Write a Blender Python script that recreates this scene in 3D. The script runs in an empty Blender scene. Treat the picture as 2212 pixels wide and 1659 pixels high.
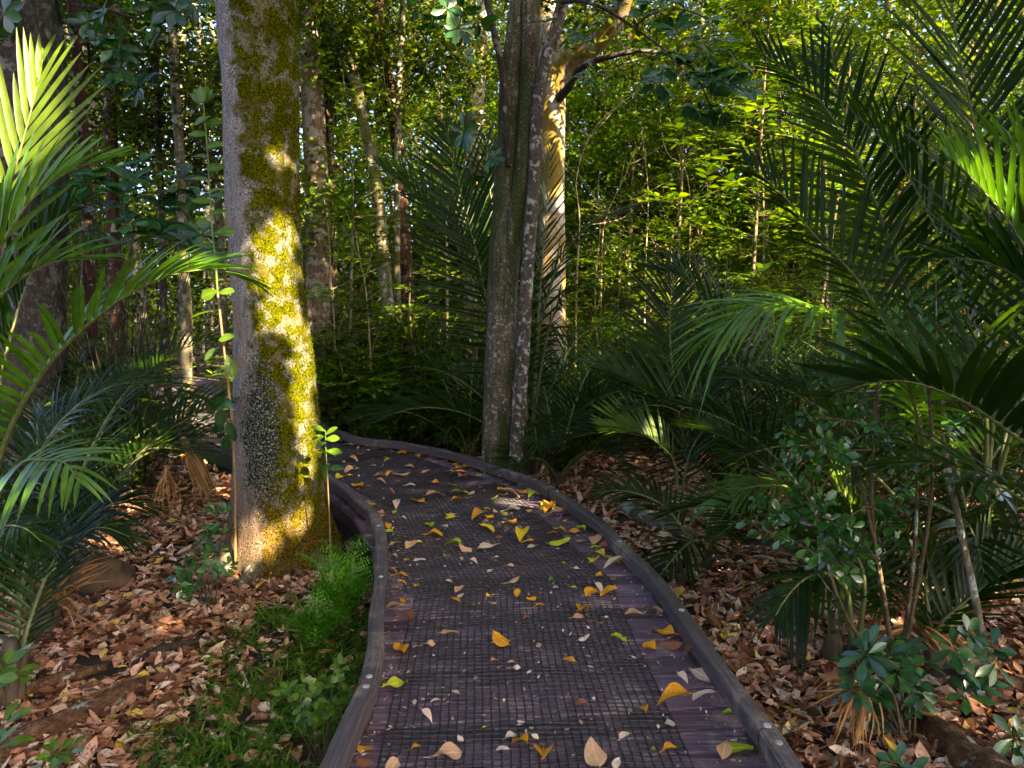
import bpy, math, random
import numpy as np
from mathutils import noise as mnoise, Vector
R = math.radians
rng = np.random.default_rng(11)
random.seed(11)
SC = bpy.context.scene
COL = SC.collection
Z = np.array([0, 0, 1.0])
# ---------------------------------------------------------------- camera geometry
F, PITCH, CAMZ = 1664.0, R(6.1), 1.6
def ray(x, y):
    cx = (x - 1106) / F; cy = (829.5 - y) / F
    return np.array([cx, math.cos(PITCH) + cy * math.sin(PITCH), -math.sin(PITCH) + cy * math.cos(PITCH)])
def at(x, y, Y):                       # photo point -> world point at distance Y
    r = ray(x, y); return np.array([0, 0, CAMZ]) + r * (Y / r[1])
def gp(x, y, z=0.0):                   # photo point -> world point at height z
    r = ray(x, y); return np.array([0, 0, CAMZ]) + r * ((z - CAMZ) / r[2])
def ss(a, b, x):
    t = np.clip((x - a) / (b - a), 0, 1); return t * t * (3 - 2 * t)
def nz(p, s=1.0, o=0.0):
    return mnoise.noise(Vector((p[0] * s + o, p[1] * s + o * .7, p[2] * s - o)))
def wob(x, y, s=1.0):                  # cheap vectorised smooth noise, about -1..1
    x = np.asarray(x) * s; y = np.asarray(y) * s
    return (np.sin(1.3 * x + 2.1 * y + 1.7) + np.sin(2.7 * x - 1.9 * y + .3) + np.sin(-3.9 * x - 3.1 * y + 4.1) * .7
            + np.sin(5.3 * x + 6.7 * y + 2.2) * .5 + np.sin(9.1 * x - 7.3 * y + .9) * .3) / 2.6
def norm(v):
    v = np.asarray(v, float); return v / np.maximum(np.linalg.norm(v, axis=-1, keepdims=True), 1e-9)
def ground_z(x, y):
    x = np.asarray(x, float); y = np.asarray(y, float)
    b = -.30 + .16 * ss(-.5, 1.0, x) * (1 - .5 * ss(5, 9, y)) + .05 * ss(-2, -4, x)
    return b + .035 * wob(x, y, .9) + .16 * wob(x, y, .17) * ss(9, 18, np.hypot(x, y))
# ---------------------------------------------------------------- mesh collector
class MB:
    def __init__(s): s.v = []; s.q = []; s.t = []; s.qm = []; s.tm = []; s.lf = []; s.n = 0; s.qs = []; s.ts = []
    def add(s, v, q=None, t=None, mat=0, lf=None, smooth=False):
        v = np.asarray(v, float).reshape(-1, 3)
        if lf is None: lf = np.tile([rng.random(), .5, .5], (len(v), 1))
        s.v.append(v); s.lf.append(lf)
        if q is not None and len(q):
            q = np.asarray(q, int).reshape(-1, 4); s.q.append(q + s.n); s.qm.append(np.full(len(q), mat)); s.qs.append(np.full(len(q), smooth))
        if t is not None and len(t):
            t = np.asarray(t, int).reshape(-1, 3); s.t.append(t + s.n); s.tm.append(np.full(len(t), mat)); s.ts.append(np.full(len(t), smooth))
        s.n += len(v)
    def mesh(s, name, mats, loc=(0, 0, 0)):
        me = bpy.data.meshes.new(name)
        v = np.concatenate(s.v) - np.asarray(loc, float)
        q = np.concatenate(s.q) if s.q else np.zeros((0, 4), int)
        t = np.concatenate(s.t) if s.t else np.zeros((0, 3), int)
        me.vertices.add(len(v)); me.vertices.foreach_set('co', v.ravel().astype(np.float32))
        me.loops.add(q.size + t.size)
        me.loops.foreach_set('vertex_index', np.concatenate([q.ravel(), t.ravel()]).astype(np.int32))
        me.polygons.add(len(q) + len(t))
        st = np.concatenate([np.arange(len(q)) * 4, q.size + np.arange(len(t)) * 3])
        me.polygons.foreach_set('loop_start', st.astype(np.int32))
        me.polygons.foreach_set('material_index', np.concatenate(s.qm + s.tm).astype(np.int32))
        me.polygons.foreach_set('use_smooth', np.concatenate(s.qs + s.ts).astype(bool))
        a = me.attributes.new('lf', 'FLOAT_VECTOR', 'POINT')
        a.data.foreach_set('vector', np.concatenate(s.lf).ravel().astype(np.float32))
        for m in (mats if isinstance(mats, (list, tuple)) else [mats]): me.materials.append(m)
        me.update(calc_edges=True)
        return me
def tag(o, label=None, cat=None, group=None, kind=None):
    if label: o['label'] = label
    if cat: o['category'] = cat
    if group: o['group'] = group
    if kind: o['kind'] = kind
    return o
def link(name, me, parent=None, loc=(0, 0, 0)):
    o = bpy.data.objects.new(name, me); COL.objects.link(o); o.location = loc
    if parent: o.parent = parent
    return o
def thing(name, label, cat, loc, group=None):
    o = bpy.data.objects.new(name, None); COL.objects.link(o); o.location = loc; o.empty_display_size = .1
    return tag(o, label, cat, group)
def part(name, mb, mats, parent):      # parent sits unrotated at its location: local mesh = world minus that location
    p = parent; loc = np.zeros(3)
    while p is not None: loc = loc + np.array(p.location); p = p.parent
    return link(name, mb.mesh(name, mats, loc), parent)
def solo(name, mb, mats, label=None, cat=None, group=None, kind=None, loc=None):
    loc = np.zeros(3) if loc is None else np.asarray(loc, float)
    return tag(link(name, mb.mesh(name, mats, loc), None, loc), label, cat, group, kind)
def copy_tree(o, parent=None):
    c = o.copy(); COL.objects.link(c)
    if parent: c.parent = parent
    for ch in o.children: copy_tree(ch, c)
    return c
# ---------------------------------------------------------------- leaves: strips with a spine
P_OVATE = lambda u: np.maximum(.03, np.sin(np.pi * u ** .8) ** .8)
P_OBOV = lambda u: np.maximum(.05, np.sin(np.pi * u ** 1.45) ** .75)
P_STRAP = lambda u: np.maximum(.02, np.minimum(1, .45 + 3.2 * u) * (1 - u ** 3.2) ** .9)
P_BLADE = lambda u: np.maximum(.03, (1 - u) ** .7)
def leaves(mb, B, D, N, L, W, prof=P_OVATE, K=4, droop=0., fold=.15, grav=0., rnd=None, mat=0, flat=False, wave=0.):
    B = np.atleast_2d(np.asarray(B, float)); n = len(B)
    if n == 0: return
    D = norm(np.broadcast_to(D, (n, 3))); N = np.broadcast_to(N, (n, 3))
    N = norm(N - (N * D).sum(-1, keepdims=True) * D); S = np.cross(D, N)
    f = lambda a: np.broadcast_to(np.asarray(a, float), (n,))
    L = f(L); W = f(W); droop = f(droop); fold = f(fold); grav = f(grav)
    rnd = rng.random(n) if rnd is None else f(rnd)
    u = np.linspace(0, 1, K); w = prof(u)
    C = B[:, None] + D[:, None] * (L[:, None] * u)[..., None] - N[:, None] * ((droop * L)[:, None] * u ** 2)[..., None]
    C = C - Z * ((grav * L)[:, None] * u ** 2)[..., None]
    hw = (W[:, None] * w / 2)[..., None]
    up = N[:, None] * hw * fold[:, None, None]
    wv = 0
    if wave: wv = N[:, None] * (wave * W[:, None] * np.sin(u * 7 + rng.random((n, 1)) * 6.3))[..., None]
    lft = C + S[:, None] * hw + up + wv; rgt = C - S[:, None] * hw + up - wv * .6
    cols = [lft, rgt] if flat else [lft, C, rgt]
    m = len(cols)
    V = np.stack(cols, 2).reshape(-1, 3)
    base = (np.arange(n) * K * m)[:, None, None] + (np.arange(K - 1) * m)[None, :, None] + np.arange(m - 1)[None, None, :]
    q = np.stack([base, base + 1, base + m + 1, base + m], -1).reshape(-1, 4)
    lf = np.zeros((n, K, m, 3)); lf[..., 0] = rnd[:, None, None]; lf[..., 1] = u[None, :, None]; lf[..., 2] = np.linspace(0, 1, m)
    mb.add(V, q, mat=mat, lf=lf.reshape(-1, 3), smooth=True)
def spline(pts, n):
    p = np.asarray(pts, float)
    if len(p) == 2: return p[0] + (p[1] - p[0]) * np.linspace(0, 1, n)[:, None]
    e = np.concatenate([[2 * p[0] - p[1]], p, [2 * p[-1] - p[-2]]])
    d = np.concatenate([[0], np.cumsum(np.linalg.norm(np.diff(p, axis=0), axis=1))]); t = np.linspace(0, d[-1], n)
    k = np.clip(np.searchsorted(d, t, side='right') - 1, 0, len(p) - 2)
    u = ((t - d[k]) / np.maximum(d[k + 1] - d[k], 1e-9))[:, None]
    a, b, c, q = e[k], e[k + 1], e[k + 2], e[k + 3]
    return .5 * (2 * b + (c - a) * u + (2 * a - 5 * b + 4 * c - q) * u ** 2 + (3 * b - a - 3 * c + q) * u ** 3)
def tube(mb, pts, rad, n=None, sides=6, mat=0, rough=0., flare=None, rnd=None, seed=0., cap=True, scale=3., ridge=0., ell=None):
    c = spline(pts, n or len(pts)); n = len(c)
    rad = np.interp(np.linspace(0, 1, n), np.linspace(0, 1, len(np.atleast_1d(rad))), np.atleast_1d(rad)) if np.ndim(rad) else np.full(n, rad)
    T = norm(np.gradient(c, axis=0))
    U = np.cross(T[0], [0.31, .95, .05] if abs(T[0][1]) < .9 else [1, 0, 0]); U = norm(U); fr = []
    for i in range(n):
        U = norm(U - T[i] * np.dot(U, T[i])); fr.append((U, np.cross(T[i], U)))
    A = np.array([f[0] for f in fr]); Bv = np.array([f[1] for f in fr])
    th = np.linspace(0, 2 * np.pi, sides, endpoint=False)
    rr = np.repeat(rad[:, None], sides, 1)
    if flare is not None: rr = rr * (1 + flare(np.linspace(0, 1, n)[:, None], th[None, :]))
    V = c[:, None] + (A[:, None] * np.cos(th)[None, :, None] + Bv[:, None] * np.sin(th)[None, :, None]) * rr[..., None]
    if rough:
        for i in range(n):
            for j in range(sides):
                d = nz(V[i, j] * [1, 1, .35], scale, seed) * .65 + nz(V[i, j] * [1, 1, .5], scale * 3.1, seed + 9) * .35
                if ridge: d += ridge * nz(V[i, j] * [1, 1, .12], scale * 5, seed + 4)
                V[i, j] += (V[i, j] - c[i]) * d * rough
    q = [[i * sides + j, i * sides + (j + 1) % sides, (i + 1) * sides + (j + 1) % sides, (i + 1) * sides + j] for i in range(n - 1) for j in range(sides)]
    vv = V.reshape(-1, 3); tr = []
    if cap:
        vv = np.concatenate([vv, [c[-1]]]); k = len(vv) - 1
        tr = [[(n - 1) * sides + j, (n - 1) * sides + (j + 1) % sides, k] for j in range(sides)]
    lf = np.zeros((len(vv), 3)); lf[:, 0] = rng.random() if rnd is None else rnd
    lf[:n * sides, 1] = np.repeat(np.linspace(0, 1, n), sides); lf[:, 2] = .5
    mb.add(vv, q, tr, mat=mat, lf=lf, smooth=True)
    return V
def box(mb, c, ax, ay, az, mat=0, rnd=None, bev=.0):   # oriented box from half-axis vectors
    c, ax, ay, az = [np.asarray(k, float) for k in (c, ax, ay, az)]
    rnd = rng.random() if rnd is None else rnd
    if bev <= 0:
        v = [c + i * ax + j * ay + k * az for k in (-1, 1) for j in (-1, 1) for i in (-1, 1)]
        q = [[0, 2, 3, 1], [4, 5, 7, 6], [0, 1, 5, 4], [2, 6, 7, 3], [0, 4, 6, 2], [1, 3, 7, 5]]
    else:
        la, lb = 1 - bev / np.linalg.norm(ax), 1 - bev / np.linalg.norm(ay); lc = 1 - bev / np.linalg.norm(az)
        v = []
        for (k, fa, fb) in ((-1, 1, 1), (lc, 1, 1), (1, la, lb)):
            for i, j in ((-1, -1), (1, -1), (1, 1), (-1, 1)): v.append(c + i * fa * ax + j * fb * ay + k * az)
        q = [[3, 2, 1, 0], [8, 9, 10, 11]]
        for r in (0, 4): q += [[r + i, r + (i + 1) % 4, r + 4 + (i + 1) % 4, r + 4 + i] for i in range(4)]
    mb.add(v, q, mat=mat, lf=np.tile([rnd, .5, .5], (len(v), 1)))
# ---------------------------------------------------------------- materials
def new_mat(name):
    m = bpy.data.materials.new(name); m.use_nodes = True; nt = m.node_tree; nt.nodes.clear()
    return m, nt, nt.nodes, nt.links
def nd(ns, t, **k):
    n = ns.new(t)
    for a, b in k.items():
        if a in n.inputs.keys() if isinstance(a, str) else False: n.inputs[a].default_value = b
        else: setattr(n, a, b)
    return n
def ramp(ns, stops, interp='LINEAR'):
    r = ns.new('ShaderNodeValToRGB'); e = r.color_ramp.elements; r.color_ramp.interpolation = interp
    while len(e) < len(stops): e.new(.5)
    for i, (p, c) in enumerate(stops):
        e[i].position = p; e[i].color = (*c, 1) if len(c) == 3 else c
    return r
def leaf_mat(name, stops, tr=.35, trc=(1.5, 1.6, .5), rough=.4, spec=.5, vein=.0, spots=None, nscale=14., bump=0.):
    m, nt, ns, lk = new_mat(name)
    at_ = ns.new('ShaderNodeAttribute'); at_.attribute_name = 'lf'
    sp = ns.new('ShaderNodeSeparateXYZ'); lk.new(at_.outputs['Vector'], sp.inputs[0])
    r = ramp(ns, stops); lk.new(sp.outputs['X'], r.inputs['Fac'])
    tc = ns.new('ShaderNodeTexCoord'); no = ns.new('ShaderNodeTexNoise'); no.inputs['Scale'].default_value = nscale; no.inputs['Detail'].default_value = 3
    lk.new(tc.outputs['Object'], no.inputs['Vector'])
    mr = ns.new('ShaderNodeMapRange'); mr.inputs[1].default_value = .3; mr.inputs[2].default_value = .7; mr.inputs[3].default_value = .7; mr.inputs[4].default_value = 1.3
    lk.new(no.outputs['Fac'], mr.inputs[0])
    mx = ns.new('ShaderNodeVectorMath'); mx.operation = 'SCALE'; lk.new(r.outputs['Color'], mx.inputs[0]); lk.new(mr.outputs[0], mx.inputs['Scale'])
    col = mx.outputs[0]
    if vein:                            # pale midrib along the leaf
        a = ns.new('ShaderNodeMath'); a.operation = 'SUBTRACT'; a.inputs[1].default_value = .5; lk.new(sp.outputs['Z'], a.inputs[0])
        b = ns.new('ShaderNodeMath'); b.operation = 'ABSOLUTE'; lk.new(a.outputs[0], b.inputs[0])
        c = ns.new('ShaderNodeMapRange'); c.inputs[1].default_value = .0; c.inputs[2].default_value = .09; c.inputs[3].default_value = vein; c.inputs[4].default_value = 0; lk.new(b.outputs[0], c.inputs[0])
        mm = ns.new('ShaderNodeMix'); mm.data_type = 'RGBA'; lk.new(c.outputs[0], mm.inputs['Factor']); lk.new(col, mm.inputs['A'])
        s2 = ns.new('ShaderNodeVectorMath'); s2.operation = 'SCALE'; s2.inputs['Scale'].default_value = 2.2; lk.new(col, s2.inputs[0]); lk.new(s2.outputs[0], mm.inputs['B'])
        col = mm.outputs['Result']
    if spots:
        v = ns.new('ShaderNodeTexNoise'); v.inputs['Scale'].default_value = spots[1]; v.inputs['Detail'].default_value = 4; lk.new(tc.outputs['Object'], v.inputs['Vector'])
        c = ns.new('ShaderNodeMapRange'); c.inputs[1].default_value = .56; c.inputs[2].default_value = .66; c.inputs[4].default_value = .85; lk.new(v.outputs['Fac'], c.inputs[0])
        mm = ns.new('ShaderNodeMix'); mm.data_type = 'RGBA'; lk.new(c.outputs[0], mm.inputs['Factor']); lk.new(col, mm.inputs['A']); mm.inputs['B'].default_value = (*spots[0], 1)
        col = mm.outputs['Result']
    p = ns.new('ShaderNodeBsdfPrincipled'); p.inputs['Roughness'].default_value = rough; p.inputs['Specular IOR Level'].default_value = spec
    lk.new(col, p.inputs['Base Color'])
    out = ns.new('ShaderNodeOutputMaterial')
    if bump:
        bp = ns.new('ShaderNodeBump'); bp.inputs['Strength'].default_value = bump; bp.inputs['Distance'].default_value = .01; lk.new(no.outputs['Fac'], bp.inputs['Height']); lk.new(bp.outputs[0], p.inputs['Normal'])
    if tr:
        t = ns.new('ShaderNodeBsdfTranslucent'); tm = ns.new('ShaderNodeVectorMath'); tm.operation = 'MULTIPLY'; tm.inputs[1].default_value = trc
        lk.new(col, tm.inputs[0]); lk.new(tm.outputs[0], t.inputs['Color'])
        ms = ns.new('ShaderNodeMixShader'); ms.inputs[0].default_value = tr; lk.new(p.outputs[0], ms.inputs[1]); lk.new(t.outputs[0], ms.inputs[2]); lk.new(ms.outputs[0], out.inputs['Surface'])
    else: lk.new(p.outputs[0], out.inputs['Surface'])
    return m
def bark_mat(name, dark, mid, pale, lichen=(.42, .45, .38), lich=.5, moss=None, moss_amt=.5, scale=1., stretch=.35, bump=.6, lscale=9., rough=.9, speck=0.):
    m, nt, ns, lk = new_mat(name)
    tc = ns.new('ShaderNodeTexCoord'); mp = ns.new('ShaderNodeMapping'); mp.inputs['Scale'].default_value = (1, 1, stretch); lk.new(tc.outputs['Object'], mp.inputs[0])
    def noise(sc, det=6, src=None, rgh=.6):
        n = ns.new('ShaderNodeTexNoise'); n.inputs['Scale'].default_value = sc * scale; n.inputs['Detail'].default_value = det; n.inputs['Roughness'].default_value = rgh
        lk.new((src or mp.outputs[0]), n.inputs['Vector']); return n
    n1 = noise(22, 8, rgh=.75); n2 = noise(4, 5); n3 = noise(lscale, 5, tc.outputs['Object']); n4 = noise(90, 3, tc.outputs['Object'])
    r = ramp(ns, [(.30, dark), (.5, mid), (.72, pale)]); lk.new(n1.outputs['Fac'], r.inputs['Fac'])
    col = r.outputs['Color']
    def mixc(col, fac, c):
        mm = ns.new('ShaderNodeMix'); mm.data_type = 'RGBA'; lk.new(fac, mm.inputs['Factor']); lk.new(col, mm.inputs['A']); mm.inputs['B'].default_value = (*c, 1); return mm.outputs['Result']
    def rng_(src, a, b, lo=0., hi=1.):
        c = ns.new('ShaderNodeMapRange'); c.inputs[1].default_value = a; c.inputs[2].default_value = b; c.inputs[3].default_value = lo; c.inputs[4].default_value = hi; lk.new(src, c.inputs[0]); return c.outputs[0]
    if lich: col = mixc(col, rng_(n3.outputs['Fac'], .62 - lich * .2, .66 - lich * .2, 0, .85), lichen)
    if moss: col = mixc(col, rng_(n2.outputs['Fac'], .62 - moss_amt * .3, .72 - moss_amt * .3, 0, .95), moss)
    if speck: col = mixc(col, rng_(n4.outputs['Fac'], .62, .68, 0, speck), (.5, .5, .44))
    col_in = col
    mm = ns.new('ShaderNodeMix'); mm.data_type = 'RGBA'; mm.blend_type = 'MULTIPLY'; mm.inputs['Factor'].default_value = .8; lk.new(col_in, mm.inputs['A'])
    rr = ramp(ns, [(.3, (.25, .25, .25)), (.55, (1, 1, 1))]); lk.new(n4.outputs['Fac'], rr.inputs['Fac']); lk.new(rr.outputs[0], mm.inputs['B'])
    p = ns.new('ShaderNodeBsdfPrincipled'); p.inputs['Roughness'].default_value = rough; p.inputs['Specular IOR Level'].default_value = .25
    lk.new(mm.outputs['Result'], p.inputs['Base Color'])
    ad = ns.new('ShaderNodeMath'); ad.operation = 'MULTIPLY_ADD'; ad.inputs[1].default_value = .4; lk.new(n4.outputs['Fac'], ad.inputs[0]); lk.new(n1.outputs['Fac'], ad.inputs[2])
    bp = ns.new('ShaderNodeBump'); bp.inputs['Strength'].default_value = bump; bp.inputs['Distance'].default_value = .02; lk.new(ad.outputs[0], bp.inputs['Height']); lk.new(bp.outputs[0], p.inputs['Normal'])
    out = ns.new('ShaderNodeOutputMaterial'); lk.new(p.outputs[0], out.inputs['Surface'])
    m['_'] = 0
    return m
M = {}
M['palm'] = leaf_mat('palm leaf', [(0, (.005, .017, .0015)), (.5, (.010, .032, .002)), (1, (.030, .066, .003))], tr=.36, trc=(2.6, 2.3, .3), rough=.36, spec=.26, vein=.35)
M['palm_skylit'] = leaf_mat('skylit palm leaf', [(0, (.022, .066, .004)), (.5, (.045, .12, .007)), (1, (.09, .20, .012))], tr=.33, trc=(2.0, 1.9, .4), rough=.3, spec=.8, vein=.35)  # same palm leaf, lighter green put in for sky light on the frond
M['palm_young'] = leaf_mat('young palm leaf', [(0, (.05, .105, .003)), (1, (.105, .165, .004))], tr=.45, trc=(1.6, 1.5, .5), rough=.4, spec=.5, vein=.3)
M['palm_rib'] = leaf_mat('palm rib', [(0, (.09, .11, .03)), (1, (.16, .17, .05))], tr=0, rough=.5)
M['palm_dead'] = leaf_mat('dead palm leaf', [(0, (.16, .07, .02)), (.6, (.34, .17, .05)), (1, (.5, .3, .12))], tr=.2, trc=(1.3, 1, .5), rough=.6, spec=.3)
M['petiole'] = leaf_mat('palm stalk', [(0, (.05, .035, .02)), (1, (.11, .075, .04))], tr=0, rough=.6)
M['sapling'] = leaf_mat('sapling leaf', [(0, (.024, .070, .002)), (.45, (.075, .160, .003)), (1, (.17, .26, .005))], tr=.45, trc=(1.9, 1.6, .3), rough=.5, spec=.25)
M['bush'] = leaf_mat('understorey leaf', [(0, (.012, .038, .001)), (.6, (.04, .092, .002)), (1, (.13, .19, .003))], tr=.38, trc=(2.0, 1.7, .3), rough=.45, spec=.3)
M['broad'] = leaf_mat('broad glossy leaf', [(0, (.010, .044, .013)), (.7, (.025, .095, .026)), (1, (.06, .15, .03))], tr=.25, trc=(2.2, 2.2, .4), rough=.25, spec=1., vein=.45)
M['young_lit_broad'] = leaf_mat('young and sunlit broad leaf', [(0, (.05, .13, .01)), (1, (.13, .22, .012))], tr=.4, trc=(1.7, 1.7, .4), rough=.3, spec=.6, vein=.4)  # lighter leaf: seedlings' own green; on the sapling, sunlight put into colour
M['coprosma'] = leaf_mat('small glossy leaf', [(0, (.02, .08, .015)), (1, (.05, .16, .02))], tr=.3, trc=(1.8, 2.0, .4), rough=.2, spec=1., vein=.3)
M['fern'] = leaf_mat('fern leaf', [(0, (.035, .14, .004)), (1, (.10, .28, .008))], tr=.4, trc=(1.6, 1.7, .4), rough=.5, spec=.3)
M['grass'] = leaf_mat('grass blade', [(0, (.035, .09, .003)), (.6, (.08, .18, .006)), (1, (.16, .28, .01))], tr=.35, trc=(1.6, 1.5, .4), rough=.5, spec=.35)
M['far'] = leaf_mat('distant leaf', [(0, (.006, .015, .001)), (.5, (.030, .056, .001)), (1, (.16, .20, .002))], tr=.42, trc=(2.0, 1.6, .3), rough=.55, spec=.15, nscale=1.2)  # random dark-to-yellow tones; the contrast also paints in mottled sunlight
M['moss'] = leaf_mat('moss tuft', [(0, (.025, .04, .001)), (.5, (.075, .092, .001)), (1, (.19, .18, .001))], tr=.3, trc=(1.5, 1.3, .3), rough=.9, spec=.0)
M['litter'] = leaf_mat('leaf litter', [(0, (.06, .020, .010)), (.22, (.22, .08, .035)), (.48, (.46, .21, .105)), (.72, (.72, .40, .27)), (.93, (.78, .60, .48)), (1, (.66, .42, .02))], tr=.12, trc=(1.2, .9, .6), rough=.6, spec=.3, spots=((.10, .045, .025), 60.), vein=.2)
M['crumb'] = leaf_mat('leaf crumb', [(0, (.20, .09, .05)), (.35, (.54, .33, .23)), (1, (.80, .64, .56))], tr=0, rough=.7, spec=.2)
FL = {'orange': ([(0, (.72, .26, .012)), (1, (.80, .38, .02))], (.38, .13, .02)),
      'yellow': ([(0, (.78, .52, .012)), (1, (.80, .60, .02))], (.55, .26, .02)),
      'lime': ([(0, (.42, .50, .015)), (1, (.55, .58, .03))], (.36, .34, .02)),
      'tan': ([(0, (.56, .28, .14)), (1, (.70, .42, .25))], (.27, .12, .06)),
      'pale': ([(0, (.70, .50, .40)), (1, (.82, .66, .56))], (.40, .22, .13)),
      'russet': ([(0, (.27, .085, .045)), (1, (.42, .15, .08))], (.13, .05, .03)),
      'green': ([(0, (.08, .22, .02)), (1, (.13, .28, .03))], (.10, .16, .02))}
for k, (st, sp_) in FL.items():
    M['fl_' + k] = leaf_mat('fallen leaf ' + k, st, tr=.1, rough=.5, spec=.35, spots=(sp_, 45.), vein=.3, nscale=30)
M['bark_pale'] = bark_mat('pale lichen bark', (.06, .035, .02), (.20, .125, .075), (.34, .24, .17), lichen=(.42, .37, .33), lich=.6, moss=(.20, .13, .02), moss_amt=.15, speck=.5)
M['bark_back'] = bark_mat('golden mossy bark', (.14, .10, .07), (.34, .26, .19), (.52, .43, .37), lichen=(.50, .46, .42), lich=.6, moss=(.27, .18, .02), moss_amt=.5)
M['bark_fork'] = bark_mat('furrowed grey brown bark', (.035, .025, .018), (.13, .095, .07), (.27, .22, .18), lichen=(.36, .38, .33), lich=.25, lscale=26, moss=(.04, .055, .010), moss_amt=.62, stretch=.22, speck=.5)
M['bark_red'] = bark_mat('red brown bark', (.022, .010, .007), (.075, .03, .018), (.15, .07, .04), lich=.15, stretch=.25)
M['bark_dark'] = bark_mat('dark bark', (.018, .012, .01), (.05, .036, .03), (.11, .085, .07), lich=.3, lichen=(.2, .2, .19), stretch=.3)
M['bark_dark_lichen'] = bark_mat('dark lichen bark', (.03, .022, .02), (.10, .075, .065), (.2, .16, .145), lichen=(.45, .46, .40), lich=.4, lscale=17, stretch=.3)
M['bark_big'] = bark_mat('grey blotched bark', (.02, .017, .016), (.07, .06, .055), (.2, .18, .17), lichen=(.22, .21, .20), lich=.3, lscale=9, stretch=.6)
M['bark_grey'] = bark_mat('grey green bark', (.05, .04, .025), (.17, .14, .09), (.32, .27, .2), lich=.4, moss=(.10, .10, .015), moss_amt=.35)
M['stem_pale'] = bark_mat('pale sapling bark', (.16, .12, .06), (.38, .30, .17), (.55, .46, .3), lich=.2, bump=.3)
M['stem_sap'] = bark_mat('sapling bark', (.05, .04, .018), (.16, .125, .06), (.32, .26, .15), lich=.15, bump=.3)
M['stem_brown'] = bark_mat('brown twig bark', (.05, .035, .02), (.13, .09, .05), (.22, .16, .09), lich=.1, bump=.3)
M['stem_green'] = leaf_mat('green stem', [(0, (.10, .16, .02)), (1, (.18, .22, .04))], tr=0, rough=.5)
M['stem_tan'] = leaf_mat('tan stem', [(0, (.22, .12, .05)), (1, (.34, .20, .09))], tr=0, rough=.6)
M['log'] = bark_mat('rotting wood', (.03, .015, .008), (.14, .065, .03), (.33, .18, .09), lich=.2, stretch=1, bump=.8)
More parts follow.
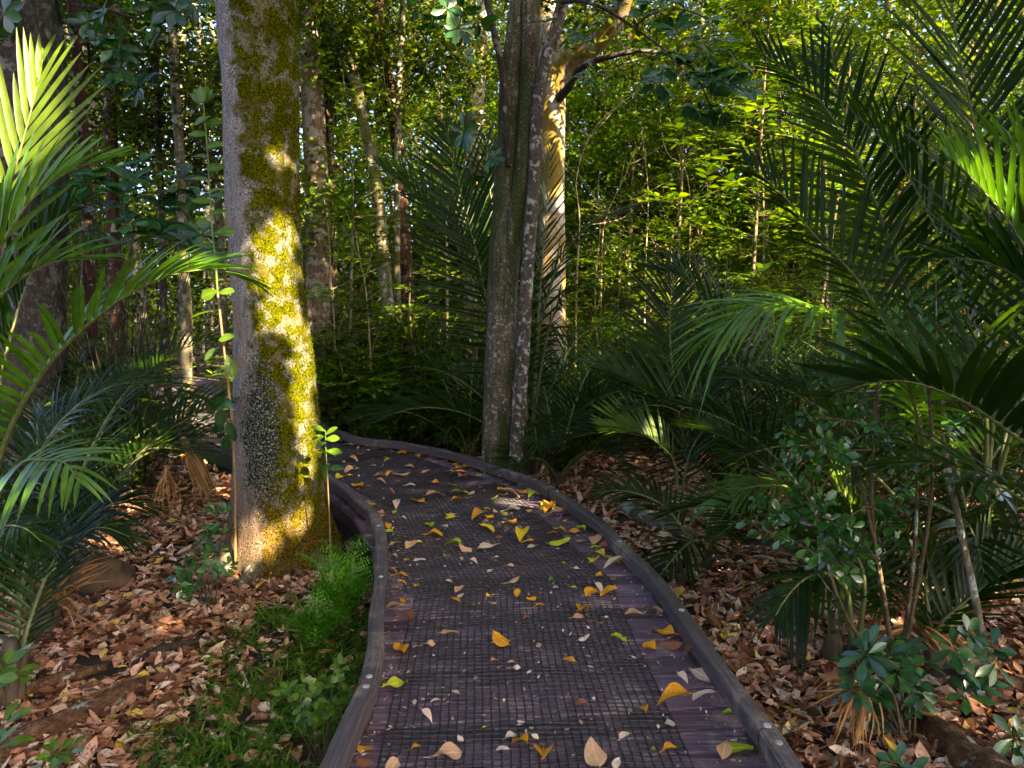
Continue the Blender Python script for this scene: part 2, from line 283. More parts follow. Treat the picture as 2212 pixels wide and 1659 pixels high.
# ================================================================ main tree bark (moss side, lichen side)
def mossy_bark():
    m, nt, ns, lk = new_mat('mossy trunk bark')
    tc = ns.new('ShaderNodeTexCoord'); sp = ns.new('ShaderNodeSeparateXYZ'); lk.new(tc.outputs['Object'], sp.inputs[0])
    def noise(sc, det=5, rgh=.6, st=1.):
        mp = ns.new('ShaderNodeMapping'); mp.inputs['Scale'].default_value = (1, 1, st); lk.new(tc.outputs['Object'], mp.inputs[0])
        n = ns.new('ShaderNodeTexNoise'); n.inputs['Scale'].default_value = sc; n.inputs['Detail'].default_value = det; n.inputs['Roughness'].default_value = rgh; lk.new(mp.outputs[0], n.inputs['Vector']); return n.outputs['Fac']
    def ma(op, a, b=None, c=None):
        n = ns.new('ShaderNodeMath'); n.operation = op
        for i, k in enumerate((a, b, c)):
            if k is None: continue
            if isinstance(k, (int, float)): n.inputs[i].default_value = k
            else: lk.new(k, n.inputs[i])
        return n.outputs[0]
    def mr(s, a, b, lo=0., hi=1.):
        c = ns.new('ShaderNodeMapRange'); c.inputs[1].default_value = a; c.inputs[2].default_value = b; c.inputs[3].default_value = lo; c.inputs[4].default_value = hi; lk.new(s, c.inputs[0]); return c.outputs[0]
    def mixc(f, a, b):
        mm = ns.new('ShaderNodeMix'); mm.data_type = 'RGBA'; lk.new(f, mm.inputs['Factor'])
        for k, v in (('A', a), ('B', b)):
            if isinstance(v, tuple): mm.inputs[k].default_value = (*v, 1)
            else: lk.new(v, mm.inputs[k])
        return mm.outputs['Result']
    fine = noise(75, 4, .75); grain = noise(34, 6, .7, .12); big = noise(3.2, 5); mid = noise(11, 5)
    r = ramp(ns, [(.34, (.05, .042, .04)), (.48, (.27, .24, .24)), (.62, (.52, .48, .485)), (.75, (.66, .63, .62))]); lk.new(fine, r.inputs['Fac'])
    r2 = ramp(ns, [(.3, (.13, .10, .11)), (.5, (.30, .25, .27)), (.7, (.44, .38, .40))]); lk.new(grain, r2.inputs['Fac'])
    bark = mixc(mr(mid, .45, .58), r.outputs[0], r2.outputs[0])
    bark = mixc(mr(big, .56, .64, 0, .6), bark, (.40, .22, .12))
    # where the trunk is bare: x (leaning with height) plus noise
    xx = ma('MULTIPLY_ADD', sp.outputs['Z'], .046, sp.outputs['X'])
    e = ma('ADD', xx, ma('MULTIPLY_ADD', big, .34, -.17)); e = ma('ADD', e, ma('MULTIPLY_ADD', mid, .20, -.10))
    mossm = mr(e, .0, .055)
    mossm = ma('MULTIPLY', mossm, mr(mid, .40, .50, .55, 1))
    # salt-and-pepper lichen patch in the lower middle
    dx = ma('MULTIPLY', ma('ADD', sp.outputs['X'], .03), 6.4); dz = ma('MULTIPLY', ma('ADD', sp.outputs['Z'], -.95), 1.75)
    rad = ma('ADD', ma('ADD', ma('MULTIPLY', dx, dx), ma('MULTIPLY', dz, dz)), ma('MULTIPLY_ADD', mid, 2.4, -1.2))
    patch = mr(ma('ADD', rad, ma('MULTIPLY_ADD', fine, 1.0, -.5)), .35, 1.25, 1, 0)
    rm = ramp(ns, [(.36, (.012, .014, .001)), (.5, (.07, .075, .001)), (.66, (.19, .175, .001))]); lk.new(fine, rm.inputs['Fac'])
    moss = mixc(mr(noise(6, 4), .55, .66, 0, .55), rm.outputs[0], (.15, .115, .05))
    rp = ramp(ns, [(.44, (.012, .014, .012)), (.54, (.06, .066, .055)), (.64, (.40, .42, .37))]); lk.new(fine, rp.inputs['Fac'])
    low = mr(sp.outputs['Z'], .3, .7, 1, 0)
    base = mixc(mr(fine, .4, .62), (.02, .017, .005), (.24, .13, .016))
    c = mixc(mossm, bark, moss); c = mixc(patch, c, rp.outputs[0]); c = mixc(ma('MULTIPLY', low, .75), c, base)
    p = ns.new('ShaderNodeBsdfPrincipled'); p.inputs['Roughness'].default_value = .95; p.inputs['Specular IOR Level'].default_value = .04; lk.new(c, p.inputs['Base Color'])
    h = ma('ADD', fine, ma('MULTIPLY', grain, .8))
    bp = ns.new('ShaderNodeBump'); bp.inputs['Strength'].default_value = .9; bp.inputs['Distance'].default_value = .015; lk.new(h, bp.inputs['Height']); lk.new(bp.outputs[0], p.inputs['Normal'])
    o = ns.new('ShaderNodeOutputMaterial'); lk.new(p.outputs[0], o.inputs['Surface'])
    return m
def wood_mat(name, stops, wear, grain_axis=(3, 40, 40), rough=.6, along=False):
    m, nt, ns, lk = new_mat(name)
    at_ = ns.new('ShaderNodeAttribute'); at_.attribute_name = 'lf'; sp = ns.new('ShaderNodeSeparateXYZ'); lk.new(at_.outputs['Vector'], sp.inputs[0])
    tc = ns.new('ShaderNodeTexCoord'); mp = ns.new('ShaderNodeMapping'); mp.inputs['Scale'].default_value = grain_axis; lk.new(at_.outputs['Vector'] if along else tc.outputs['Object'], mp.inputs[0])
    n = ns.new('ShaderNodeTexNoise'); n.inputs['Scale'].default_value = 1; n.inputs['Detail'].default_value = 8; n.inputs['Roughness'].default_value = .7; lk.new(mp.outputs[0], n.inputs['Vector'])
    r = ramp(ns, stops); lk.new(n.outputs['Fac'], r.inputs['Fac'])
    b = ns.new('ShaderNodeTexNoise'); b.inputs['Scale'].default_value = 3.3; b.inputs['Detail'].default_value = 7; b.inputs['Roughness'].default_value = .75; lk.new(tc.outputs['Object'], b.inputs['Vector'])
    ad = ns.new('ShaderNodeMath'); ad.operation = 'MULTIPLY_ADD'; ad.inputs[1].default_value = .35; lk.new(n.outputs['Fac'], ad.inputs[0]); lk.new(b.outputs['Fac'], ad.inputs[2])
    c = ns.new('ShaderNodeMapRange'); c.inputs[1].default_value = .70; c.inputs[2].default_value = .84; c.inputs[4].default_value = .85; lk.new(ad.outputs[0], c.inputs[0])
    mm = ns.new('ShaderNodeMix'); mm.data_type = 'RGBA'; lk.new(c.outputs[0], mm.inputs['Factor']); lk.new(r.outputs[0], mm.inputs['A']); mm.inputs['B'].default_value = (*wear, 1)
    pl = ns.new('ShaderNodeMapRange'); pl.inputs[3].default_value = .65; pl.inputs[4].default_value = 1.3; lk.new(sp.outputs['X'], pl.inputs[0])
    sc = ns.new('ShaderNodeVectorMath'); sc.operation = 'SCALE'; lk.new(mm.outputs['Result'], sc.inputs[0]); lk.new(pl.outputs[0], sc.inputs['Scale'])
    p = ns.new('ShaderNodeBsdfPrincipled'); lk.new(sc.outputs[0], p.inputs['Base Color']); p.inputs['Roughness'].default_value = rough; p.inputs['Specular IOR Level'].default_value = .4
    bp = ns.new('ShaderNodeBump'); bp.inputs['Strength'].default_value = .5; bp.inputs['Distance'].default_value = .006; lk.new(n.outputs['Fac'], bp.inputs['Height']); lk.new(bp.outputs[0], p.inputs['Normal'])
    o = ns.new('ShaderNodeOutputMaterial'); lk.new(p.outputs[0], o.inputs['Surface'])
    return m
M['plank'] = wood_mat('weathered plank', [(.3, (.045, .027, .044)), (.5, (.145, .092, .140)), (.7, (.26, .18, .24))], (.52, .37, .36), (2.5, 55, 30))
M['kerb'] = wood_mat('weathered kerb timber', [(.32, (.022, .015, .016)), (.5, (.085, .066, .075)), (.68, (.19, .155, .165))], (.33, .25, .21), (9, 3.5, 26), along=True)
M['under'] = wood_mat('under timber', [(.3, (.02, .014, .01)), (.7, (.07, .045, .03))], (.12, .08, .05))
def simple(name, col, rough=.5, metal=0., nscale=40., var=.35):
    m, nt, ns, lk = new_mat(name)
    tc = ns.new('ShaderNodeTexCoord'); n = ns.new('ShaderNodeTexNoise'); n.inputs['Scale'].default_value = nscale; n.inputs['Detail'].default_value = 5; lk.new(tc.outputs['Object'], n.inputs['Vector'])
    r = ramp(ns, [(.3, tuple(c * (1 - var) for c in col)), (.7, tuple(min(1, c * (1 + var)) for c in col))]); lk.new(n.outputs['Fac'], r.inputs['Fac'])
    p = ns.new('ShaderNodeBsdfPrincipled'); p.inputs['Roughness'].default_value = rough; p.inputs['Metallic'].default_value = metal; lk.new(r.outputs[0], p.inputs['Base Color'])
    o = ns.new('ShaderNodeOutputMaterial'); lk.new(p.outputs[0], o.inputs['Surface']); return m
M['mesh'] = simple('black netting', (.010, .008, .012), .55)
M['bolt'] = simple('galvanised bolt', (.48, .48, .48), .55, .4)
M['soil'] = simple('forest soil', (.035, .018, .011), .95, nscale=9., var=.7)
M['stone'] = simple('mossy stone', (.09, .055, .03), .9, nscale=8., var=.6)
# ================================================================ ground
def make_ground():
    mb = MB(); n = 220
    a = np.linspace(-1, 1, n); x = np.sign(a) * (6 * np.abs(a) + 64 * np.abs(a) ** 3); y = 4 + np.sign(a) * (7 * np.abs(a) + 84 * np.abs(a) ** 3)
    X, Y = np.meshgrid(x, y); Zg = ground_z(X, Y)
    i = (np.arange(n - 1)[:, None] * n + np.arange(n - 1)[None]).ravel()
    mb.add(np.stack([X, Y, Zg], -1), np.stack([i, i + 1, i + n + 1, i + n], -1), smooth=True)
    solo('ground', mb, M['soil'], kind='structure')
make_ground()
# ================================================================ boardwalk
KEY = [((-.60, .5), (.93, .66)), ((-.58, 2.32), (.90, 2.47)), ((-.575, 2.9), (.875, 3.07)), ((-.64, 3.6), (.82, 3.8)), ((-.74, 4.3), (.74, 4.55)),
       ((-.88, 4.95), (.47, 5.56)), ((-1.16, 5.7), (.0, 6.62)), ((-1.58, 6.48), (-.81, 7.77)), ((-2.2, 7.3), (-1.55, 8.4)), ((-2.94, 8.1), (-2.25, 9.2)),
       ((-4.41, 9.86), (-3.4, 10.95)), ((-6.0, 12.8), (-4.8, 13.6)), ((-7.6, 16), (-6.3, 16.6))]
KL = spline(np.array([[*k[0], 0] for k in KEY]), 400); KR = spline(np.array([[*k[1], 0] for k in KEY]), 400)
def on_deck(x, y, m=.06):
    x = np.atleast_1d(x); y = np.atleast_1d(y)
    il = np.argmin((KL[None, :, 0] - x[:, None]) ** 2 + (KL[None, :, 1] - y[:, None]) ** 2, 1)
    ir = np.argmin((KR[None, :, 0] - x[:, None]) ** 2 + (KR[None, :, 1] - y[:, None]) ** 2, 1)
    tl = norm(np.gradient(KL, axis=0))[il]; tr = norm(np.gradient(KR, axis=0))[ir]
    dl = tl[:, 0] * (y - KL[il, 1]) - tl[:, 1] * (x - KL[il, 0]); dr = tr[:, 0] * (y - KR[ir, 1]) - tr[:, 1] * (x - KR[ir, 0])
    return (dl < m) & (dr > -m)
def make_boardwalk():
    bw = thing('boardwalk', 'weathered dark timber boardwalk with black grip mesh curving left through the palms', 'boardwalk', (0, 3, 0))
    # planks: paired along both edges
    n = 0; mb = MB(); seg = []
    for (l0, r0), (l1, r1) in zip(KEY[:-1], KEY[1:]):
        l0, r0, l1, r1 = [np.array([*p, 0.]) for p in (l0, r0, l1, r1)]
        mlen = np.linalg.norm((l1 + r1 - l0 - r0) / 2); k = max(1, round(mlen / .152))
        seg += [(l0 + (l1 - l0) * i / k, r0 + (r1 - r0) * i / k, l0 + (l1 - l0) * (i + 1) / k, r0 + (r1 - r0) * (i + 1) / k) for i in range(k)]
    for a, b, c, d in seg:
        w = norm(b - a); a2, b2, c2, d2 = a - w * .05, b + w * .05, c - w * .05, d + w * .05
        f = .918 + .03 * rng.random(); z = rng.normal(0, .0016); tl = rng.normal(0, .0012)
        c2 = a2 + (c2 - a2) * f; d2 = b2 + (d2 - b2) * f
        m = 10; t = np.linspace(0, 1, m)[:, None]; e1 = a2 + (b2 - a2) * t; e2 = c2 + (d2 - c2) * t; ins = (e2 - e1) * .035
        zz = np.array([0, 0, z]) + Z * (t - .5) * tl * 4
        rows = [e1 + zz - Z * .04, e1 + zz - Z * .003, e1 + ins + zz, e2 - ins + zz, e2 + zz - Z * .003, e2 + zz - Z * .04]
        V = np.stack(rows, 0).reshape(-1, 3)
        q = [[r * m + j, r * m + j + 1, (r + 1) * m + j + 1, (r + 1) * m + j] for r in range(5) for j in range(m - 1)]
        q += [[0, m, 4 * m, 5 * m], [m - 1, 2 * m - 1, 5 * m - 1, 6 * m - 1]]
        q[-2] = [0, 5 * m, 4 * m, m]
        mb.add(V, q, mat=0, lf=np.tile([rng.random(), .5, .5], (len(V), 1)))
    part('deck_planks', mb, M['plank'], bw)
    # bearers under the deck
    for side, nm in ((KL, 1), (KR, -1)):
        mb = MB(); off = np.gradient(side, axis=0); nn = norm(np.stack([off[:, 1], -off[:, 0], off[:, 0] * 0], -1)) * nm
        p = side + nn * .06
        V = np.stack([p - nn * .025 - Z * .045, p + nn * .025 - Z * .045, p + nn * .025 - Z * .24, p - nn * .025 - Z * .24], 1)[::4]
        k = len(V); q = [[i * 4 + j, i * 4 + (j + 1) % 4, (i + 1) * 4 + (j + 1) % 4, (i + 1) * 4 + j] for i in range(k - 1) for j in range(4)]
        mb.add(V.reshape(-1, 3), q); part('side_beam', mb, M['under'], bw)
    for i in range(20, 400, 34):
        for side in (KL, KR):
            mb = MB(); c = side[i] * .9 + (KL[i] + KR[i]) / 2 * .1; g = float(ground_z(c[0], c[1]))
            box(mb, [c[0], c[1], (g - .1 - .245) / 2 - .02], [.05, 0, 0], [0, .05, 0], [0, 0, max(.02, (-.245 - g + .25) / 2)]); part('post', mb, M['under'], bw)
    # kerb rails
    Lr = [[(-.60, .5), (-.585, 2.32), (-.565, 2.885)], [(-.567, 2.9), (-.59, 3.18), (-.65, 3.55), (-.70, 3.96), (-.78, 4.48), (-.865, 4.92)],
          [(-.87, 4.94), (-1.0, 5.38), (-1.16, 5.7), (-1.38, 6.16), (-1.58, 6.48)], [(-1.585, 6.49), (-2.2, 7.3), (-2.94, 8.1), (-3.6, 8.8)], [(-3.61, 8.82), (-4.41, 9.86), (-6.0, 12.8)]]
    Rr = [[(.93, .66), (.905, 2.34), (.9, 2.55)], [(.9, 2.565), (.865, 2.9), (.84, 3.25), (.82, 3.59), (.78, 4.08), (.68, 4.61), (.6, 5.12), (.47, 5.56), (.33, 6.03)],
          [(.32, 6.05), (.14, 6.44), (-.06, 6.76), (-.41, 7.3), (-.81, 7.77)], [(-.82, 7.78), (-1.26, 8.14), (-1.73, 8.42), (-2.25, 9.2), (-3.4, 10.95)], [(-3.41, 10.97), (-4.8, 13.6), (-6.3, 16.6)]]
    bolts = [gp(*p, .115) for p in ((801, 1462), (783, 1483), (821, 1246), (819, 1136), (1662, 1567), (1685, 1605), (1472, 1318), (1345, 1170), (1200, 1062), (1160, 1036))]
    rails = []
    for pts in Lr + Rr:
        c = spline(np.array([[*p, 0] for p in pts]), max(8, int(6 * len(pts))))
        tg = norm(np.gradient(c, axis=0)); nn = np.stack([tg[:, 1], -tg[:, 0], tg[:, 0] * 0], -1)
        rows = []
        for (o, z) in ((-.034, .04), (-.036, .107), (-.028, .115), (.028, .115), (.036, .107), (.034, .04)):
            jit = np.array([nz(k, 2.3, o * 50 + z * 90) for k in c])[:, None] * .0045
            rows.append(c + nn * (o + jit) + Z * (z + jit * .7))
        V = np.stack(rows, 1); k = len(c)
        q = [[i * 6 + j, i * 6 + (j + 1) % 6, (i + 1) * 6 + (j + 1) % 6, (i + 1) * 6 + j] for i in range(k - 1) for j in range(6)]
        q += [[0, 1, 4, 5], [1, 2, 3, 4], [(k - 1) * 6 + x for x in (5, 4, 1, 0)], [(k - 1) * 6 + x for x in (4, 3, 2, 1)]]
        al = np.concatenate([[0], np.cumsum(np.linalg.norm(np.diff(c, axis=0), axis=1))]); lf = np.zeros((k, 6, 3)); lf[..., 0] = rng.uniform(.35, .75); lf[..., 1] = al[:, None]; lf[..., 2] = np.array([0, .9, 1., 2., 2.1, 3.])
        mb = MB(); mb.add(V.reshape(-1, 3), q, lf=lf.reshape(-1, 3)); rails.append((part('kerb_rail', mb, M['kerb'], bw), c))
        d = 0
        for i in range(1, k, 1):
            d += np.linalg.norm(c[i] - c[i - 1])
            if d > .62 or i == 1:
                d = 0; sb = MB(); box(sb, c[i] + Z * .0205, nn[i] * .03, tg[i] * .06, Z * .0185, rnd=.4); part('spacer_block', sb, M['under'], bw)
    for b in bolts:
        o, c = min(rails, key=lambda r: np.min(np.linalg.norm(r[1][:, :2] - b[None, :2], axis=1)))
        i = np.argmin(np.linalg.norm(c[:, :2] - b[None, :2], axis=1)); j = min(i + 1, len(c) - 1) if i == 0 else i; t = norm(c[j] - c[j - 1])
        p = c[i] + t * np.dot(b - c[i], t); p[2] = 0
        mb = MB(); th = np.linspace(0, 2 * np.pi, 14, endpoint=False); ring = lambda r, z: np.stack([p[0] + r * np.cos(th), p[1] + r * np.sin(th), th * 0 + z], -1)
        V = np.concatenate([ring(.014, .113), ring(.014, .118), ring(.009, .121), [[p[0], p[1], .1215]]])
        q = [[r * 14 + i, r * 14 + (i + 1) % 14, (r + 1) * 14 + (i + 1) % 14, (r + 1) * 14 + i] for r in range(2) for i in range(14)]
        mb.add(V, q, [[28 + i, 28 + (i + 1) % 14, 42] for i in range(14)], smooth=False); part('bolt', mb, M['bolt'], o)
    # grip mesh mats (plastic netting)
    def mat_strip(p0, p1, w, z, seed, cell=.033, fine=True):
        p0, p1 = np.array([*p0, 0.]), np.array([*p1, 0.]); T = norm(p1 - p0); Ln = np.linalg.norm(p1 - p0); S = np.array([T[1], -T[0], 0]); r2 = np.random.default_rng(seed)
        mb = MB(); hw, hh = (.0030, .0034)
        def P(a, b): # a along, b across
            return p0 + T * (a + .004 * np.sin(b * 5 + seed) + .0012 * np.sin(a * 31 + b * 17))[..., None] + S * (b + .006 * np.sin(a * 3 + seed * 2) + .0012 * np.sin(a * 23 - b * 29))[..., None] + Z * (z + .002 * np.sin(a * 13 + b * 11 + seed) + .0015 * np.sin(a * 41 - b * 37))[..., None]
        def bar(A, B, hw):
            c = P(A, B); t = norm(np.gradient(c, axis=0)); s = np.stack([t[:, 1], -t[:, 0], t[:, 0] * 0], -1); m = len(c)
            V = np.stack([c - s * hw, c - s * hw * .5 + Z * hh, c + s * hw * .5 + Z * hh, c + s * hw], 1).reshape(-1, 3)
            q = [[i * 4 + j, i * 4 + j + 1, i * 4 + j + 5, i * 4 + j + 4] for i in range(m - 1) for j in range(3)]
            mb.add(V, q, lf=np.tile([.5, .5, .5], (len(V), 1)))
        nb = int(w / cell); na = int(Ln / cell)
        for k in range(nb + 1):
            A = np.linspace(0, Ln, na * 1 + 1); bar(A, np.full(len(A), -w / 2 + k * cell), hw)
        for k in range(na + 1):
            B = np.linspace(-w / 2, -w / 2 + nb * cell, nb * 1 + 1); bar(np.full(len(B), k * cell), B, hw * 1.1)
        if fine:
            A, B = np.meshgrid(np.arange(na + 1) * cell, -w / 2 + np.arange(nb + 1) * cell); c = P(A.ravel(), B.ravel()) + Z * .003; r = .0050
            V = np.stack([c + np.array(o) * r for o in ((1, 0, 0), (0, 1, 0), (-1, 0, 0), (0, -1, 0), (0, 0, .5))], 1).reshape(-1, 3); i = np.arange(len(c))[:, None, None] * 5
            mb.add(V, None, (i + np.array([[0, 1, 4], [1, 2, 4], [2, 3, 4], [3, 0, 4]])[None]).reshape(-1, 3), lf=np.tile([.5, .5, .5], (len(V), 1)))
        part('grip_mesh', mb, M['mesh'], bw)
    mat_strip((.15, .7), (.03, 4.33), 1.12, .004, 1)
    mat_strip((.0, 4.2), (-.60, 6.35), 1.16, .009, 2)
    mat_strip((-.48, 6.2), (-1.62, 7.75), 1.14, .004, 3, fine=False)
    mat_strip((-1.55, 7.6), (-3.3, 9.35), 1.1, .009, 4, fine=False)
    mat_strip((-3.2, 9.3), (-4.9, 12.4), 1.1, .004, 5, .036, fine=False)
    return bw
make_boardwalk()
# ================================================================ leaf litter, crumbs, grass
def rand_frames(n, up=.8):
    a = rng.random(n) * 2 * np.pi; D = np.stack([np.cos(a), np.sin(a), rng.normal(0, .18, n)], -1)
    N = np.stack([rng.normal(0, 1 - up, n), rng.normal(0, 1 - up, n), np.ones(n)], -1); return norm(D), norm(N)
def make_litter():
    mb = MB()
    for (x0, x1, y0, y1, dens, smin, smax, K) in ((-3.4, 3.6, 1.2, 4.5, 1500, .03, .092, 5), (-5, 5.5, 4.5, 7.5, 1000, .035, .10, 4), (-8, 8, 7.5, 12, 400, .06, .13, 3), (-14, 14, 12, 22, 60, .09, .16, 3)):
        n = int((x1 - x0) * (y1 - y0) * dens); x = rng.uniform(x0, x1, n); y = rng.uniform(y0, y1, n)
        keep = ~on_deck(x, y, .05); keep &= np.hypot(x + 1.62, y - 5.55) > .42
        g = (x > -1.5) & (x < -.6) & (y < 4.5) & (y > 1.5)
        keep &= ~(g & (rng.random(n) < .70)); keep &= (wob(x, y, 1.6) > -.95 + .4 * (rng.random(n)))
        x, y = x[keep], y[keep]; n = len(x); D, N = rand_frames(n, .68)
        L = rng.uniform(smin, smax, n) * (1 + .3 * rng.random(n)); z = ground_z(x, y) + rng.uniform(.002, .035, n)
        leaves(mb, np.stack([x, y, z], -1) - D * (L * .5)[:, None], D, N, L, L * rng.uniform(.35, .62, n), P_OVATE, K, rng.normal(.02, .28, n), rng.normal(.1, .45, n), wave=.10)
    solo('leaf_litter', mb, M['litter'], 'brown and tan dead leaves carpeting the forest floor', 'leaf litter', kind='stuff')
    mb = MB(); n = 5200; u = rng.random(n) ** 1.2; k = (u * 330).astype(int); f = rng.random(n)
    f = np.where(rng.random(n) < .5, np.where(rng.random(n) < .5, rng.random(n) * .1, 1 - rng.random(n) * .1), f)
    p = KL[k] * (1 - f)[:, None] + KR[k] * f[:, None]; D, N = rand_frames(n, .85); L = rng.uniform(.005, .03, n)
    leaves(mb, p + Z * rng.uniform(.008, .016, n)[:, None], D, N, L, L * rng.uniform(.25, .6, n), P_OVATE, 3, rng.normal(0, .2, n), .1)
    solo('leaf_crumbs', mb, M['crumb'], 'crumbs of dead leaf scattered over the boardwalk', 'leaf crumbs', kind='stuff')
make_litter()
def make_grass():
    mb = MB(); n = 42000; x = rng.uniform(-2.5, -.62, n); y = rng.uniform(1.6, 4.6, n)
    lim = -1.5 + 0 * y; edge = x - lim
    k = (edge + .22 * wob(x, y, 2.5) > rng.uniform(-.15, .35, n)) & ~on_deck(x, y, .07) & (wob(x, y, 4.1) > -.45) & (y < 4.5)
    x, y = x[k], y[k]; n = len(x); a = rng.random(n) * 6.283; el = rng.uniform(.15, 1.1, n)
    D = np.stack([np.cos(a) * np.cos(el), np.sin(a) * np.cos(el), np.sin(el)], -1); L = rng.uniform(.03, .09, n)
    N = norm(np.stack([-np.cos(a) * np.sin(el), -np.sin(a) * np.sin(el), np.cos(el)], -1) + rng.normal(0, .2, (n, 3)))
    leaves(mb, np.stack([x, y, ground_z(x, y) + rng.uniform(.0, .05, n)], -1), D, N, L, L * rng.uniform(.09, .16, n), P_BLADE, 4, .25, .2, .15)
    solo('grass', mb, M['grass'], 'short tufty green grass beside the left kerb', 'grass', kind='stuff')
make_grass()
# ================================================================ fallen leaves on the boardwalk, one object each
LZ2 = "880,45,60,t;900,85,60,t;940,130,60,o;980,40,40,l;950,175,60,l;980,245,50,t;1090,258,90,t;1130,235,50,l;1200,125,90,l;980,310,40,p;1060,345,40,o;1140,345,60,p;1300,145,70,p;1230,185,100,o;1335,75,60,y;1510,80,90,o;1585,70,60,o;1350,265,100,l;1300,340,70,l;1430,275,80,t;1560,265,170,p;1650,200,50,r;1570,155,80,y;980,418,35,r;1025,455,80,o;1120,503,45,o;945,510,40,r;1040,605,55,o;980,655,90,t;1045,750,130,r;1330,805,85,t;1655,860,110,o;1585,572,40,y;1360,610,90,o;1480,630,40,g;1600,615,40,t;1025,915,110,o;1130,895,70,p;1200,885,60,t;985,1145,120,l;1365,1190,50,p;1235,1245,40,p;1430,1055,50,t;1110,1245,40,p;1550,1405,25,l;1400,1485,50,p;790,1545,85,o;815,1380,60,o;1115,1540,60,o;1310,1590,150,t;790,1640,80,r;975,1655,100,t;1485,360,50,p;1585,415,40,p;1330,485,40,p"
LZ3 = "150,45,45,l;65,75,70,o;205,100,70,o;155,105,40,t;310,35,60,t;430,15,80,y;500,45,100,t;525,92,40,o;640,110,70,l;640,145,70,l;500,155,90,y;600,160,60,o;270,215,150,y;300,225,60,o;505,237,120,l;650,225,80,t;740,232,120,t;745,272,70,l;800,265,80,r;40,150,100,y;750,325,160,y;845,348,110,o;720,372,120,y;860,385,140,p;325,260,50,p;95,325,40,p;600,395,45,p;525,362,30,o;755,435,45,o;850,472,70,o;185,380,50,t;205,485,85,t;265,430,30,r;450,478,35,g;595,522,40,l;480,522,60,p;240,562,65,o;325,590,50,o;380,642,70,o;710,580,100,o;745,535,70,p;815,550,110,o;650,680,95,o;630,728,80,t;790,705,40,p;760,750,45,r;975,692,90,t;1105,680,100,t;290,710,40,r;60,570,35,y;75,615,45,t;880,855,110,l;1075,890,85,o;1170,805,130,o;1245,845,75,r;1210,888,100,r;1360,960,140,t;565,993,80,o;220,1035,60,p;195,990,50,t;95,990,50,t;980,960,30,p;1290,1108,75,p;1410,1090,150,p;1450,1105,110,l;1420,1225,110,p;1225,1265,160,o;1040,1305,70,o;1210,1395,85,p;1570,1345,85,l;25,1405,20,l;260,1375,35,p;325,1415,35,p;345,1465,45,p;195,1480,70,p;250,1525,100,o;145,1550,60,p;1100,1548,45,l;1200,1560,95,o;730,1595,160,t;400,1610,140,o;1550,1570,110,t;1640,1550,150,l;870,1650,70,p"
LZ7 = "15,1490,30,o;90,1525,40,l;145,1475,90,o;150,1510,60,t;195,1518,100,t;270,1492,120,o;320,1518,70,l;425,1570,80,y;420,1600,80,o;500,1610,70,t;45,1590,35,y;95,1608,35,t;140,1623,45,l;200,1605,90,p;300,1612,60,p"
LZ6 = "905,1275,50,l;915,1300,40,l;1110,1270,120,o;1220,1280,45,t;1340,1318,60,o;1385,1335,70,o;710,1290,50,t;645,1300,40,t;720,1345,35,t;680,1350,60,t;640,1395,80,y;735,1450,80,o;860,1390,60,t;880,1430,50,t;930,1375,50,o;1015,1382,80,t;1160,1362,60,t;1350,1380,80,o;1490,1385,45,l;1390,1412,140,t;1320,1445,50,l;940,1492,40,r;985,1540,40,p;1110,1548,90,o;1220,1528,100,t;1360,1505,95,l;1350,1550,110,o;1505,1490,50,y;1440,1495,40,t;970,1580,70,p;960,1615,40,l;820,1565,50,o;870,1620,70,t;1310,1640,60,y;1460,1655,90,y;1540,1640,90,o;680,1195,80,t;620,1175,50,p;800,1210,50,t;850,1220,30,l;1050,1330,60,t;1200,1430,60,o;1060,1450,60,p;560,1240,60,t;760,1260,60,t;1010,1245,60,o"
